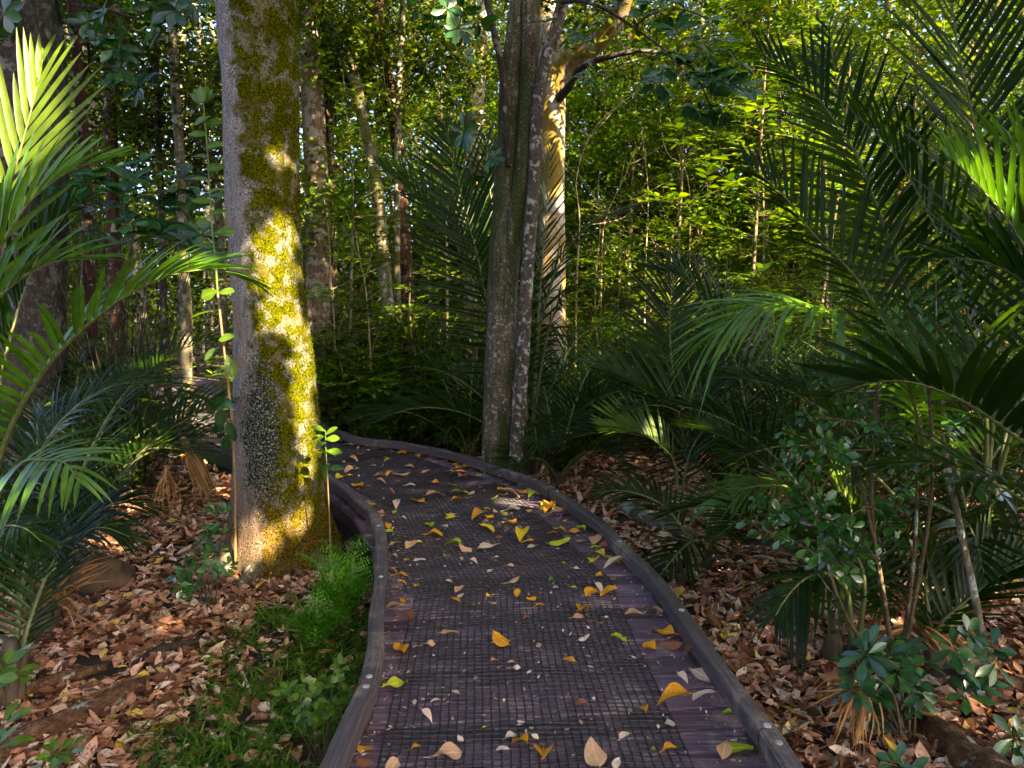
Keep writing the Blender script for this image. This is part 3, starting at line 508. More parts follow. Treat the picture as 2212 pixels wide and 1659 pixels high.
def make_fallen():
    code = {'o': 'orange', 'y': 'yellow', 'l': 'lime', 't': 'tan', 'p': 'pale', 'r': 'russet', 'g': 'green'}
    said = {'orange': 'orange', 'yellow': 'golden yellow', 'lime': 'lime green', 'tan': 'tan brown', 'pale': 'pale pinkish', 'russet': 'reddish brown', 'green': 'dark green'}
    meshes = {}
    for c in FL:
        for v in range(5):
            mb = MB(); r = random.Random(v * 7 + len(c)); K = 9
            leaves(mb, [[-.5, 0, 0]], [1, 0, 0], [0, 0, 1], 1, .46 + .28 * r.random(), (P_OVATE, P_OBOV, P_OVATE, P_OBOV, P_OVATE)[v], K, (.06, .22, -.18, .1, .3)[v], (.2, .4, -.2, .3, .7)[v], rnd=[r.random()], wave=.10 if v != 3 else .2)
            tube(mb, [[-.68, .03, .02], [-.5, 0, 0], [.3, 0, .004]], [.012, .012, .006], 6, 4)
            V = np.concatenate(mb.v); mb.v = [V - [0, 0, V[:, 2].min()]]
            meshes[c, v] = mb.mesh('fallen_leaf', M['fl_' + c])
    def put(p, size, c, v):
        f = min(np.hypot(KL[:, 0] - p[0], KL[:, 1] - p[1])), min(np.hypot(KR[:, 0] - p[0], KR[:, 1] - p[1]))
        where = 'by left kerb' if f[0] < .3 else 'by right kerb' if f[1] < .33 else 'on grip mesh'
        dist = 'nearest stretch' if p[1] < 2.9 else 'near stretch' if p[1] < 3.7 else 'middle stretch' if p[1] < 4.8 else 'before bend' if p[1] < 6 else 'far bend'
        sz = 'tiny' if size < .04 else 'small' if size < .065 else 'mid-sized' if size < .1 else 'large'
        o = link('fallen_leaf', meshes[c, v], None, p + Z * random.uniform(-.002, .006)); o.scale = (size,) * 3
        o.rotation_euler = (random.gauss(0, .10), random.gauss(0, .10), random.uniform(0, 6.28))
        lie = ('flat', 'curled', 'cupped', 'wavy', 'folded')[v]
        tag(o, f'{sz} {lie} {said[c]} leaf {where}, {dist}', 'fallen leaf', 'fallen leaves on the boardwalk')
    seen = []
    for (s, ox, oy, sc) in ((LZ2, 900, 1900, 1.693), (LZ3, 1800, 1900, 1.693), (LZ7, 1800, 950, 1.659), (LZ6, 900, 950, 1.659)):
        for t in s.split(';'):
            a = t.split(','); X = (ox + float(a[0]) / sc) / 1.736; Y = (oy + float(a[1]) / sc) / 1.736
            p = gp(X, Y, .012)
            if any(np.hypot(*(p[:2] - q[:2])) < .035 for q in seen) or not on_deck(p[0], p[1], -.03)[0]: continue
            seen.append(p); d = np.hypot(p[1], CAMZ); size = float(a[2]) / sc / 1.736 / F * d * 1.32; size = min(max(size, .026), .15)
            c = code[a[3]]; v = random.randrange(5)
            put(p, size, c, v)
    for i in range(70):
        u = int(330 * (.12 + .8 * random.random() ** .9)); f = random.choice((random.uniform(.04, .22), random.uniform(.78, .96), random.uniform(.2, .8))); p = KL[u] * (1 - f) + KR[u] * f + Z * .012
        if p[1] < 2.4 or any(np.hypot(*(p[:2] - q[:2])) < .05 for q in seen): continue
        seen.append(p); put(p, random.uniform(.035, .085), random.choice(('tan', 'tan', 'pale', 'pale', 'russet', 'orange')), random.randrange(5))
make_fallen()
SUN_AZ, SUN_EL = R(40), R(34)          # sun behind the camera's right shoulder
SUN = np.array([math.sin(SUN_AZ) * math.cos(SUN_EL), -math.cos(SUN_AZ) * math.cos(SUN_EL), math.sin(SUN_EL)])
M['mossy'] = mossy_bark()
def px(pts): return [at(*p) for p in pts]
def wpx(w, d): return w * d / F         # width in photo pixels at distance d -> metres
def rosette(mb, p, axis, n=7, L=.15, W=None, mat=0, open_=(55, 95), K=6, droop=.12, fold=.18, prof=P_OBOV, r0=None):
    axis = norm(axis); s = norm(np.cross(axis, [.3, .9, .2])); t = np.cross(axis, s)
    ph = np.arange(n) * 2.4 + rng.random() * 6.3; e = R(rng.uniform(*open_)) + rng.normal(0, .14, n)
    D = axis * np.cos(e)[:, None] + (s * np.cos(ph)[:, None] + t * np.sin(ph)[:, None]) * np.sin(e)[:, None]
    N = axis * np.sin(e)[:, None] - (s * np.cos(ph)[:, None] + t * np.sin(ph)[:, None]) * np.cos(e)[:, None] + rng.normal(0, .22, (n, 3))
    l = L * rng.uniform(.7, 1.12, n); w = (W or L * .42) * rng.uniform(.85, 1.15, n)
    leaves(mb, p + D * .012, D, N, l, w, prof, K, droop + rng.normal(0, .06, n), fold, .06, rnd=r0, mat=mat)
# ---------------------------------------------------------------- the mossy tree
def main_tree():
    d = 5.55; base = np.array([*at(607, 1260, d)[:2], 0]); base[2] = ground_z(base[0], base[1])
    T = thing('mossy_tree', 'thick mossy trunk with pale lichen side and sunlit yellow moss, left of the boardwalk', 'tree', base)
    prof = [(606, 1300, 235), (606, 1240, 218), (605, 1100, 198), (600, 900, 178), (588, 700, 154), (574, 560, 149), (566, 430, 148), (560, 200, 154), (555, 0, 160), (549, -250, 158), (543, -600, 150), (540, -1000, 130)]
    pts = [at(x, y, d) for x, y, w in prof]; rad = [wpx(w, d) / 2 for x, y, w in prof]
    c = spline(pts, 110); seg = np.concatenate([[0], np.cumsum(np.linalg.norm(np.diff(pts, axis=0), axis=1))]); rr = np.interp(np.linspace(0, seg[-1], 110), seg, rad)
    zb = c[:, 2] - base[2]
    def flare(t, th):
        h = np.interp(t, np.linspace(0, 1, 110), zb); k = np.exp(-np.maximum(h, 0) / .26)
        return k * (.14 + .32 * np.maximum(0, np.cos(3 * th + .6)) ** 2 + .12 * np.maximum(0, np.cos(5 * th + 2)) ** 3) + .022 * np.sin(3 * th + h * .8) + .016 * np.sin(5 * th - h * 1.3)
    mb = MB(); V = tube(mb, c, rr, 110, 80, rough=.075, flare=flare, scale=4.5, ridge=.6, seed=3)
    part('trunk', mb, M['mossy'], T)
    # moss tufts growing out of the mossy side
    mb = MB(); P = []; Nn = []; n = 70000
    i = rng.integers(4, 84, n); j = rng.integers(0, 80, n); u = rng.random((n, 1)); v = rng.random((n, 1))
    A = V[i, j] * (1 - u) + V[i, (j + 1) % 80] * u; B = V[i + 1, j] * (1 - u) + V[i + 1, (j + 1) % 80] * u; p = A * (1 - v) + B * v
    nn = norm(p - c[i]); l = p - base
    e = l[:, 0] + .046 * l[:, 2] + .12 * wob(l[:, 2] * 2.3 + 3, np.arctan2(nn[:, 1], nn[:, 0]) * 1.2, 1.6) + .05 * wob(l[:, 2], l[:, 0], 9.)
    pat = (l[:, 0] + .03) ** 2 * 41 + (l[:, 2] - .95) ** 2 * 3.06 + .5 * wob(l[:, 0], l[:, 2], 11)
    k = (e > .065) & (pat > .9) & (wob(l[:, 0] * 1.3, l[:, 2], 5.5) > np.where(l[:, 2] > 2.1, .12, -.2)) & (nn[:, 1] < .35)
    p, nn = p[k], nn[k]; m = len(p); D = norm(nn * .75 + rng.normal(0, .5, (m, 3)) - Z * .15); L = rng.uniform(.008, .022, m)
    leaves(mb, p - nn * .002, D, rng.normal(0, 1, (m, 3)) + nn * .3, L, L * .38, P_BLADE, 3, .2, .0, .3, flat=True)
    part('moss', mb, M['moss'], T)
    # surface roots
    for a, ln in ((-2.5, .55), (-1.7, .4), (-.6, .5), (.5, .35), (-3.3, .5)):
        mb = MB(); q = [base + np.array([math.cos(a) * r_, math.sin(a) * r_, 0]) for r_ in (.28, .42, .42 + ln * .5, .42 + ln)]
        q = [np.array([k[0], k[1], ground_z(k[0], k[1]) + h]) for k, h in zip(q, (.10, .05, .015, -.03))]
        tube(mb, q, [.09, .06, .035, .015], 14, 8, rough=.25, scale=9); part('root', mb, M['bark_grey'], T)
    return T
main_tree()
# ---------------------------------------------------------------- other trunks
def trunk_tree(label, prof, d, mat, name='tree', sides=14, rough=.08, group=None, base_y=None, n=40, ridge=.4, up=True, cat='tree', seed=1.):
    pts = [at(x, y, d) for x, y, w in prof]; rad = [wpx(w, d) / 2 for x, y, w in prof]
    g = pts[0]; gz = float(ground_z(g[0], g[1])); T = thing(name, label, cat, (g[0], g[1], gz), group)
    if g[2] > gz: pts = [np.array([g[0], g[1], gz - .05])] + pts; rad = [rad[0] * 1.12] + rad
    if up:
        e = pts[-1] - pts[-2]; e = e / np.linalg.norm(e); pts.append(pts[-1] + (e * .7 + Z * .3) * 1.6); rad.append(rad[-1] * .9); pts.append(pts[-1] + (e * .5 + Z * .5) * 2); rad.append(rad[-1] * .7)
    mb = MB(); tube(mb, pts, rad, n, sides, rough=rough, scale=6 / max(.5, rad[0] * 5), ridge=ridge, seed=seed); part('trunk', mb, mat, T); return T
def limb(T, prof, mat, sides=8, n=16, rough=.1, name='branch'):   # prof: (x, y, width, distance)
    mb = MB(); tube(mb, [at(x, y, d) for x, y, w, d in prof], [wpx(w, d) / 2 for x, y, w, d in prof], n, sides, rough=rough, scale=8, seed=rng.random() * 9); return part(name, mb, mat, T)
def clusters(T, pts, L, n=7, mat='broad', stem=True, name='leaf_cluster', ax=None, K=6, **kw):   # rosettes at photo points (x, y, distance)
    for x, y, d in pts:
        mb = MB(); p = at(x, y, d); a = np.array([rng.normal(0, .35), -.45 + rng.normal(0, .25), .8]) if ax is None else np.array(ax) + rng.normal(0, .3, 3)
        rosette(mb, p, a, n, L * rng.uniform(.85, 1.12), mat=0, K=K, **kw)
        if stem: tube(mb, [p - norm(a) * .16 + rng.normal(0, .03, 3), p], [.004, .003], 4, 5, mat=1)
        part(name, mb, [M[mat], M['stem_brown']], T)
TREES = []
# pale lichen trunk behind the mossy tree
TREES.append(trunk_tree('slender pale lichen-spotted trunk just right of the mossy tree', [(700, 960, 60), (690, 800, 55), (688, 600, 52), (686, 430, 50), (677, 250, 46), (671, 100, 45), (668, -60, 44)], 11.0, M['bark_pale'], 'tree', 22, .07, n=70))
# back tree with heavy branch
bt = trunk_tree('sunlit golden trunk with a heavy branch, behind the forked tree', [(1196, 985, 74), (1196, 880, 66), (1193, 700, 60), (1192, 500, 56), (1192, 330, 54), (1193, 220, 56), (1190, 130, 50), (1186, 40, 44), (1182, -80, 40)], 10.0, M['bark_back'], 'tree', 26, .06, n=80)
limb(bt, [(1196, 195, 50, 10), (1225, 140, 46, 9.9), (1265, 110, 44, 9.7), (1305, 78, 36, 9.5), (1338, 30, 34, 9.3), (1362, -40, 32, 9.1), (1400, -140, 28, 9)], M['bark_back'], 16, 30, .12)
limb(bt, [(1205, 215, 22, 9.9), (1235, 180, 16, 9.6), (1252, 150, 14, 9.4), (1290, 130, 11, 9.2), (1380, 110, 9, 9), (1450, 118, 6, 9)], M['bark_dark'], 8, 20)
TREES.append(bt)
# forked tree beside the kerb
fk = trunk_tree('grey forked tree with several stems growing at the right edge of the boardwalk bend', [(1076, 1045, 74), (1077, 1000, 70), (1079, 900, 66), (1083, 760, 60), (1086, 640, 54), (1088, 560, 50), (1094, 440, 38), (1101, 312, 30), (1106, 174, 28), (1123, 0, 26), (1133, -90, 24)], 7.15, M['bark_fork'], 'tree', 26, .06, n=80, ridge=.8)
limb(fk, [(1098, 640, 34, 7.1), (1108, 520, 38, 7.06), (1122, 416, 37, 7.05), (1133, 300, 36, 7.05), (1141, 180, 36, 7.05), (1147, 60, 38, 7.05), (1150, -80, 36, 7.05)], M['bark_fork'], 18, 40, .09, 'stem')
limb(fk, [(1098, 360, 12, 7.0), (1091, 243, 15, 7.0), (1086, 156, 16, 6.95), (1072, 90, 15, 6.9), (1056, 20, 14, 6.9), (1040, -80, 13, 6.9)], M['bark_dark'], 10, 30, .1, 'stem')
s2 = trunk_tree('thin dark stem blotched with pale lichen leaning against the forked tree', [(1114, 1045, 34), (1115, 1010, 30), (1121, 880, 29), (1131, 740, 28), (1137, 620, 26), (1144, 520, 26), (1155, 382, 26), (1160, 243, 25), (1177, 139, 26), (1201, 60, 26), (1219, -10, 24), (1228, -90, 22)], 6.95, M['bark_dark_lichen'], 'tree', 14, .08, n=70)
limb(s2, [(1216, 5, 9, 6.9), (1250, 2, 8, 6.6), (1300, 16, 7, 6.4), (1370, 60, 6, 6.3), (1440, 110, 5, 6.2), (1500, 150, 4, 6.2), (1540, 180, 3, 6.1)], M['bark_dark'], 6, 26)
limb(s2, [(1370, 60, 4, 6.3), (1410, 30, 4, 6.3), (1470, 20, 3, 6.3), (1530, 40, 3, 6.3)], M['bark_dark'], 5, 14)
limb(s2, [(1500, 150, 3, 6.2), (1530, 220, 3, 6.2), (1545, 275, 2, 6.2)], M['bark_dark'], 5, 10)
clusters(s2, [(1457, 63, 6.3), (1481, 22, 6.4), (1537, 42, 6.4), (1533, 115, 6.2), (1546, 172, 6.1), (1570, 182, 6.2), (1537, 208, 6.1), (1549, 278, 6.2), (1419, 180, 6.4), (1432, 150, 6.3), (1490, 139, 6.2), (1384, 38, 6.4), (1426, 7, 6.4), (1512, 88, 6.2), (1600, 190, 6.3), (1520, 160, 6.1), (1560, 235, 6.2), (1500, 195, 6.3), (1462, 120, 6.2), (1590, 130, 6.2), (1510, 240, 6.2), (1575, 90, 6.3)], .19, 8)
clusters(s2, [(1176, 50, 6.8), (1259, 92, 6.6), (1277, 50, 6.6), (1266, 165, 6.7), (1290, 160, 6.7), (1240, 75, 6.8), (1330, 20, 6.5), (1345, 95, 6.6)], .145, 7, 'broad')
clusters(fk, [(966, 20, 6.5), (997, 120, 6.6), (980, 352, 6.7), (1018, 375, 6.8), (1003, 285, 6.8), (1034, 45, 6.6), (905, 10, 6.7), (935, 45, 6.8), (1000, 20, 6.6), (1060, 340, 6.9), (990, 60, 6.5)], .16, 7, 'broad', ax=(0, -.2, -.2))
TREES += [fk, s2]
bgl = lambda s: s
TREES.append(trunk_tree('dark straight trunk partly hidden right of the pale lichen trunk', [(705, 700, 28), (704, 400, 25), (701, 150, 23), (699, -40, 22)], 11.5, M['bark_dark'], n=26))
TREES.append(trunk_tree('red brown crooked trunk left of the palm crown, in the lit thicket', [(885, 720, 28), (875, 540, 27), (866, 400, 25), (857, 300, 24), (842, 215, 25), (834, 150, 24), (818, 69, 22), (822, -40, 22)], 12., M['bark_red'], n=44, rough=.12))
TREES.append(trunk_tree('grey green trunk leaning left towards its top, in the thicket', [(840, 720, 32), (828, 560, 29), (820, 470, 27), (806, 350, 25), (784, 262, 24), (768, 176, 26), (735, 100, 22), (712, 40, 18), (690, -60, 16)], 11., M['bark_grey'], n=44, rough=.14))
TREES.append(trunk_tree('thin straight grey stem rising beside the red brown trunk', [(858, 640, 16), (858, 400, 14), (861, 200, 13), (868, 60, 12), (872, -60, 11)], 11.6, M['bark_grey'], n=24))
TREES.append(trunk_tree('pale orange-flecked trunk behind the left fronds of the central palm', [(1016, 700, 30), (1020, 480, 28), (1030, 280, 26), (1040, 100, 25), (1046, -60, 24)], 14., M['bark_back'], n=30))
TREES.append(trunk_tree('short brown trunk rising in the thicket right of the golden trunk', [(1345, 560, 18), (1347, 440, 18), (1350, 330, 17), (1352, 230, 14), (1360, 60, 12)], 15., M['bark_red'], n=24))
TREES.append(trunk_tree('brown trunk behind the hanging glossy leaf clusters', [(1612, 620, 22), (1612, 450, 20), (1616, 300, 18), (1622, 100, 16), (1630, -60, 15)], 14., M['bark_red'], n=24))
TREES.append(trunk_tree('dark brown trunk in the thicket, left of the right hand palm fronds', [(1560, 700, 20), (1552, 560, 18), (1545, 430, 17), (1540, 250, 15), (1530, 60, 14)], 17., M['bark_dark'], n=24))
big = trunk_tree('massive dark blotched trunk at the far left edge', [(5, 1060, 250), (5, 900, 235), (8, 600, 228), (14, 330, 228), (12, 180, 222), (2, 40, 212), (-8, -120, 205)], 6.9, M['bark_big'], 'tree', 32, .07, n=60); TREES.append(big)
tl = trunk_tree('thin brown trunk right of the massive trunk, above the glossy shrub', [(196, 700, 26), (190, 500, 24), (184, 347, 23), (175, 243, 22), (167, 121, 22), (157, 0, 24), (150, -100, 23)], 7.8, M['bark_red'], n=44, rough=.1); TREES.append(tl)
limb(tl, [(164, 70, 9, 7.8), (140, 38, 8, 7.5), (100, 34, 7, 7.1), (55, 48, 6, 6.8), (20, 70, 4, 6.5)], M['bark_dark'], 6, 18)
limb(tl, [(172, 180, 7, 7.8), (192, 140, 6, 7.6), (190, 80, 6, 7.4), (200, 30, 5, 7.2)], M['bark_dark'], 6, 14)
limb(tl, [(160, 10, 8, 7.7), (230, 20, 7, 7.3), (300, 40, 5, 7.0), (380, 30, 4, 6.9)], M['bark_dark'], 6, 14)
clusters(tl, [(295, 30, 6.9), (335, 12, 6.9), (250, 105, 7.0), (264, 148, 7.1), (215, 88, 7.0), (190, 48, 7.1), (378, 22, 6.9), (238, 190, 7.2), (20, 85, 6.5), (8, 30, 6.5), (420, 10, 7.), (270, 65, 6.9), (225, 25, 7), (350, 60, 7), (120, 12, 7), (300, 190, 7.3)], .20, 7, 'broad', ax=(0, -.4, .2))
for lab, pr, d, mt in (('brown trunk in shade behind the glossy left shrub', [(250, 640, 30), (246, 500, 28), (242, 380, 27), (238, 250, 26), (240, 140, 25), (252, -40, 24)], 10.5, 'bark_red'),
                       ('dark slim trunk in the shaded thicket left of the mossy tree', [(352, 620, 16), (348, 420, 14), (340, 250, 13), (336, 60, 12)], 10., 'bark_dark'),
                       ('leaning bare trunk under the bright sky gaps left of the mossy tree', [(470, 420, 20), (440, 300, 18), (408, 200, 17), (372, 120, 15), (330, 40, 13), (300, -60, 12)], 13., 'bark_grey'),
                       ('dark trunk slanting right close to the mossy tree', [(400, 520, 20), (425, 380, 18), (450, 250, 17), (470, 160, 15), (492, 60, 14)], 12.5, 'bark_dark'),
                       ('slim shaded trunk in the gap between palm fronds and mossy tree', [(400, 880, 24), (404, 760, 22), (400, 640, 21), (394, 520, 20), (392, 380, 19), (380, 220, 17), (372, 60, 15)], 9.5, 'bark_grey'),
                       ('orange flecked trunk far behind the thin brown trunk', [(190, 520, 26), (196, 330, 24), (192, 200, 24), (186, 60, 22)], 13., 'bark_pale')):
    TREES.append(trunk_tree(lab, pr, d, M[mt], n=26, rough=.1))
# ---------------------------------------------------------------- young stem with big leaves, seedling, shrubs
def stems(T, pts, rad, mat, n=24, sides=7, name='stem', rough=.05):
    mb = MB(); tube(mb, pts, rad, n, sides, rough=rough, scale=12); return part(name, mb, mat, T)
def flat_leaves(T, mat_, items, d, face=(0, -.7, .7), L=None, mat=0, prof=P_OVATE, rnd=None, wr=.55, jit=.35):   # items (x, y, size px, angle deg in the photo plane)
    for x, y, s, a in items:
        l = wpx(s, d) if L is None else L; D = np.array([math.cos(R(a)), rng.normal(0, .25), math.sin(R(a))])
        mb = MB(); leaves(mb, [at(x, y, d + rng.normal(0, .05)) - D * l * .5], D, norm(np.array(face) + rng.normal(0, jit, 3)), l, l * wr, prof, 8, .1, .18, .04, rnd=rng.random() if rnd is None else rnd); part('leaf', mb, M[mat_], T)
def young_stem():
    b = at(509, 1240, 5.25); b[2] = ground_z(b[0], b[1])
    T = thing('sapling', 'tall thin sapling with orange stem and large sunlit leaves against the mossy trunk', 'sapling', b)
    stems(T, [b] + px([(507, 1060, 5.2), (504, 950, 5.15), (495, 850, 5.1), (481, 730, 5.1), (470, 630, 5.1)]), [.009, .009, .009, .009, .008, .007], M['stem_tan'])
    stems(T, px([(470, 632, 5.1), (465, 560, 5.1), (457, 480, 5.1), (449, 340, 5.1), (439, 215, 5.1)]), [.007, .006, .005, .005, .004], M['stem_green'])
    flat_leaves(T, 'young_lit_broad', [(452, 634, 46, 200), (487, 629, 44, 10), (440, 674, 62, 190), (456, 762, 46, 215), (498, 792, 54, -65), (492, 728, 44, 185), (462, 560, 40, 170), (484, 500, 46, 10), (436, 258, 40, 200), (470, 605, 30, 20)], 5.1, rnd=.7, prof=P_OBOV)
    for k, a in enumerate((70, 100, 130, 45, 85, 155, 25)): flat_leaves(T, 'young_lit_broad', [(437 + 14 * math.cos(R(a)), 215 - 14 * math.sin(R(a)), 36, a)], 5.1, face=(0, -1, .1), rnd=.3 + .08 * k)
    for k in range(13): flat_leaves(T, 'young_lit_broad', [(443 + k * 1.5 + (-20 if k % 2 else 18), 265 + k * 24, 40, 170 if k % 2 else 15)], 5.1, rnd=rng.random() * .6)
    flat_leaves(T, 'broad', [(476, 905, 48, -100), (499, 932, 46, -70), (470, 925, 36, 220), (487, 962, 44, -110), (468, 870, 44, 30), (492, 872, 38, -40)], 5.05, rnd=.3, face=(.1, -1, .2))
    b = at(716, 1235, 5.05); b[2] = ground_z(b[0], b[1])
    S = thing('seedling', 'bright green seedling with oval leaves at the right foot of the mossy trunk', 'seedling', b)
    stems(S, [b] + px([(712, 1130, 5.05), (707, 1020, 5.05)]), [.006, .005, .004], M['stem_tan']); stems(S, px([(707, 1022, 5.05), (704, 970, 5.05), (703, 930, 5.05)]), [.004, .0035, .003], M['stem_green'])
    flat_leaves(S, 'young_lit_broad', [(688, 925, 36, 155), (715, 930, 34, 40), (717, 947, 34, 10), (687, 945, 36, 185), (692, 960, 30, 200), (694, 975, 24, 170), (721, 975, 36, 0)], 5.05, rnd=.85, face=(0, -.6, .8), prof=P_OBOV, jit=.15)
    flat_leaves(S, 'broad', [(702, 1012, 32, 200), (728, 1010, 36, 5), (704, 1028, 24, -90)], 5.05, rnd=.8)
young_stem()
def shrub(label, base, tips, L, n, mat, name='shrub', cat='shrub', stem='stem_brown', K=6, rad=.008, wr=None, prof=P_OBOV, ax=None, open_=(50, 95), group=None, mid=None):
    b = at(*base); b[2] = ground_z(b[0], b[1]); T = thing(name, label, cat, b, group)
    for (x, y, d) in tips:
        p = at(x, y, d); m = b * .45 + p * .55 + np.array([rng.normal(0, .05), rng.normal(0, .05), .08]); mb = MB()
        tube(mb, [b + rng.normal(0, .015, 3) * [1, 1, 0], m, p], [rad, rad * .7, rad * .35], 12, 6); part('stem', mb, M[stem], T)
        a = norm(norm(p - m) * .5 + np.array([rng.normal(0, .25), -.3, .6])) if ax is None else np.array(ax) + rng.normal(0, .25, 3)
        mb = MB(); rosette(mb, p, a, n, L * rng.uniform(.85, 1.12), (wr or .42) * L, K=K, prof=prof, open_=open_); part('leaf_cluster', mb, M[mat], T)
    return T
shrub('glossy broad-leaved shrub behind the left palm fronds', (265, 1010, 7.0), [(x, y, rng.uniform(6.3, 7.0)) for x, y in ((245, 362), (300, 352), (257, 425), (146, 462), (196, 398), (382, 420), (347, 448), (370, 478), (278, 486), (246, 530), (194, 500), (72, 415), (392, 384), (330, 398), (428, 428), (436, 508), (160, 370), (310, 470), (225, 450), (110, 440), (405, 460), (300, 420), (340, 510), (130, 400), (420, 540), (175, 440), (280, 395), (90, 480), (380, 530), (215, 375))], .23, 8, 'broad', rad=.007, stem='bark_dark', open_=(55, 100))
shrub('small leafy shrub in the litter left of the mossy trunk', (455, 1318, 4.6), [(x, y, rng.uniform(4.45, 4.7)) for x, y in ((466, 1108), (484, 1112), (450, 1150), (440, 1172), (482, 1155), (430, 1204), (402, 1232), (478, 1240), (456, 1225), (396, 1268), (420, 1262), (380, 1240), (470, 1190), (490, 1225))], .075, 7, 'coprosma', rad=.004)
shrub('round-leaved bright seedling clump in the grass beside the left kerb', (700, 1590, 2.95), [(x, y, rng.uniform(2.85, 3.0)) for x, y in ((612, 1505), (640, 1520), (660, 1555), (695, 1560), (660, 1482), (700, 1470), (746, 1500), (737, 1442), (702, 1540), (722, 1528), (640, 1490), (680, 1510), (730, 1480), (625, 1490), (655, 1535), (755, 1520))], .046, 6, 'young_lit_broad', name='seedling', cat='seedling', rad=.003, wr=.62, prof=P_OVATE, ax=(0, -.35, .9))
shrub('dark glossy rosette shrub in the litter at the lower right', (1950, 1625, 2.9), [(x, y, rng.uniform(2.8, 3.1)) for x, y in ((1888, 1400), (1950, 1392), (1850, 1440), (1905, 1450), (1962, 1440), (1990, 1432), (1890, 1500), (1945, 1502), (1832, 1512), (1922, 1535), (1868, 1470), (1975, 1480), (1920, 1420), (1870, 1415), (1990, 1500), (1850, 1490), (1910, 1480), (1935, 1455), (1960, 1520), (1885, 1545))], .082, 8, 'broad', rad=.006)
shrub('leaves of a small plant poking in at the lower left edge', (-40, 1660, 2.25), [(12, 1440, 2.3), (-20, 1470, 2.2), (2, 1570, 2.2), (-10, 1620, 2.2), (30, 1455, 2.35)], .085, 6, 'young_lit_broad', name='seedling', cat='seedling', rad=.004)
shrub('little bright seedling at the bottom edge left of the grass', (128, 1675, 2.35), [(120, 1630, 2.3), (150, 1625, 2.35), (105, 1650, 2.3)], .06, 6, 'young_lit_broad', name='seedling', cat='seedling', rad=.003)
shrub('glossy seedling at the bottom edge right of the right kerb', (1935, 1690, 2.45), [(1935, 1650, 2.45), (1960, 1668, 2.5)], .075, 5, 'broad', name='seedling', cat='seedling', rad=.003)
shrub('bright green leaves of a seedling at the lower right corner', (2200, 1640, 2.7), [(2192, 1592, 2.7), (2215, 1610, 2.7)], .09, 6, 'coprosma', name='seedling', cat='seedling', rad=.004)
shrub('leafy seedling between the low palm fronds right of the boardwalk', (1610, 1180, 5.6), [(1600, 1030, 5.6), (1630, 1010, 5.5), (1575, 1045, 5.6), (1650, 1050, 5.6), (1620, 1060, 5.5)], .10, 6, 'young_lit_broad', name='seedling', cat='seedling', rad=.005)
def lean_sapling():
    b = at(2143, 1562, 3.2); b[2] = ground_z(b[0], b[1])
    T = thing('sapling', 'leaning thin olive trunk with glossy leaf tufts at the right edge', 'sapling', b)
    stems(T, [b - Z * .03] + px([(2132, 1450, 3.2), (2108, 1300, 3.22), (2078, 1160, 3.25), (2050, 1020, 3.3), (2035, 940, 3.35)]), [.021, .019, .016, .014, .012, .010], M['bark_grey'], 40, 12)
    for x, y, d in ((2090, 1370, 3.1), (2112, 1482, 3.1), (2058, 1402, 3.1), (2142, 1402, 3.15), (2085, 1502, 3.05), (2150, 1432, 3.1), (2096, 1040, 3.2), (2160, 1065, 3.2), (2075, 1440, 3.1)):
        q = at(x + (2120 - x) * .5, y + 30, 3.2); mb = MB(); tube(mb, [q, at(x, y, d)], [.005, .003], 6, 5); part('twig', mb, M['stem_green'], T)
        mb = MB(); rosette(mb, at(x, y, d), (rng.normal(0, .3), -.5, .8), 6, .105, .04); part('leaf_cluster', mb, M['broad'], T)
lean_sapling()
def twiggy_shrub():
    b = at(1935, 1560, 3.35); b[2] = ground_z(b[0], b[1])
    T = thing('shrub', 'wiry shrub with many small shiny leaves among the right hand palms', 'shrub', b)
    tips = [(2022, 598), (1990, 640), (1930, 690), (2060, 640), (1880, 725), (1770, 830), (1832, 860), (1850, 790), (1700, 972), (1690, 1000), (1635, 1085), (1618, 1130), (1680, 1110), (1722, 1118), (1780, 1080), (1885, 1110), (1760, 1205), (1800, 1165), (1850, 1190), (1960, 1060), (1880, 920), (1950, 905), (1742, 900), (1820, 980), (1900, 1010), (1730, 1060), (1930, 1140), (1830, 1240), (1700, 1160), (2010, 720)] + [(rng.uniform(1640, 2080), rng.uniform(760, 1290)) for _ in range(10)]
    hub = []
    for x, y, d in ((1850, 1000, 3.5), (1980, 900, 3.6), (1760, 1080, 3.4), (2000, 760, 3.5), (1900, 800, 3.7)):
        h = at(x, y, d); c = spline([b, b * .5 + h * .5 + rng.normal(0, .07, 3), h], 16); stems(T, c, [.011, .009, .005], M['stem_brown'], 16); hub += list(c[5:])
    for x, y in tips:
        d = rng.uniform(3.1, 3.9); p = at(x, y, d); h = sorted(hub, key=lambda q: abs(np.linalg.norm(q - p) - .22))[rng.integers(0, 4)]; m = h * .5 + p * .5 + rng.normal(0, .06, 3)
        c = spline([h, m, p], 20); mb = MB(); tube(mb, c, [.006, .004, .002], 20, 5, mat=1)
        k = np.arange(6, 20); n = len(k) * 2; pp = np.repeat(c[k], 2, 0); tg = norm(np.gradient(c, axis=0))[np.repeat(k, 2)]
        s = norm(np.cross(tg, Z + rng.normal(0, .4, 3))); ph = np.repeat(k * 1.57, 2) + np.tile([0, np.pi], len(k)); w = norm(np.cross(tg, s))
        D = norm(s * np.cos(ph)[:, None] + w * np.sin(ph)[:, None] + tg * .6 + rng.normal(0, .2, (n, 3))); sel = rng.random(n) < .78
        l = rng.uniform(.035, .068, n); leaves(mb, (pp + D * .008)[sel], D[sel], (Z + np.array([0, -.4, 0]) + rng.normal(0, .4, (n, 3)))[sel], l[sel], l[sel] * .55, P_OBOV, 6, .12, .2)
        rosette(mb, p, tg[-1] + Z * .5, 5, .055, .03); part('twig', mb, [M['coprosma'], M['stem_sap']], T)
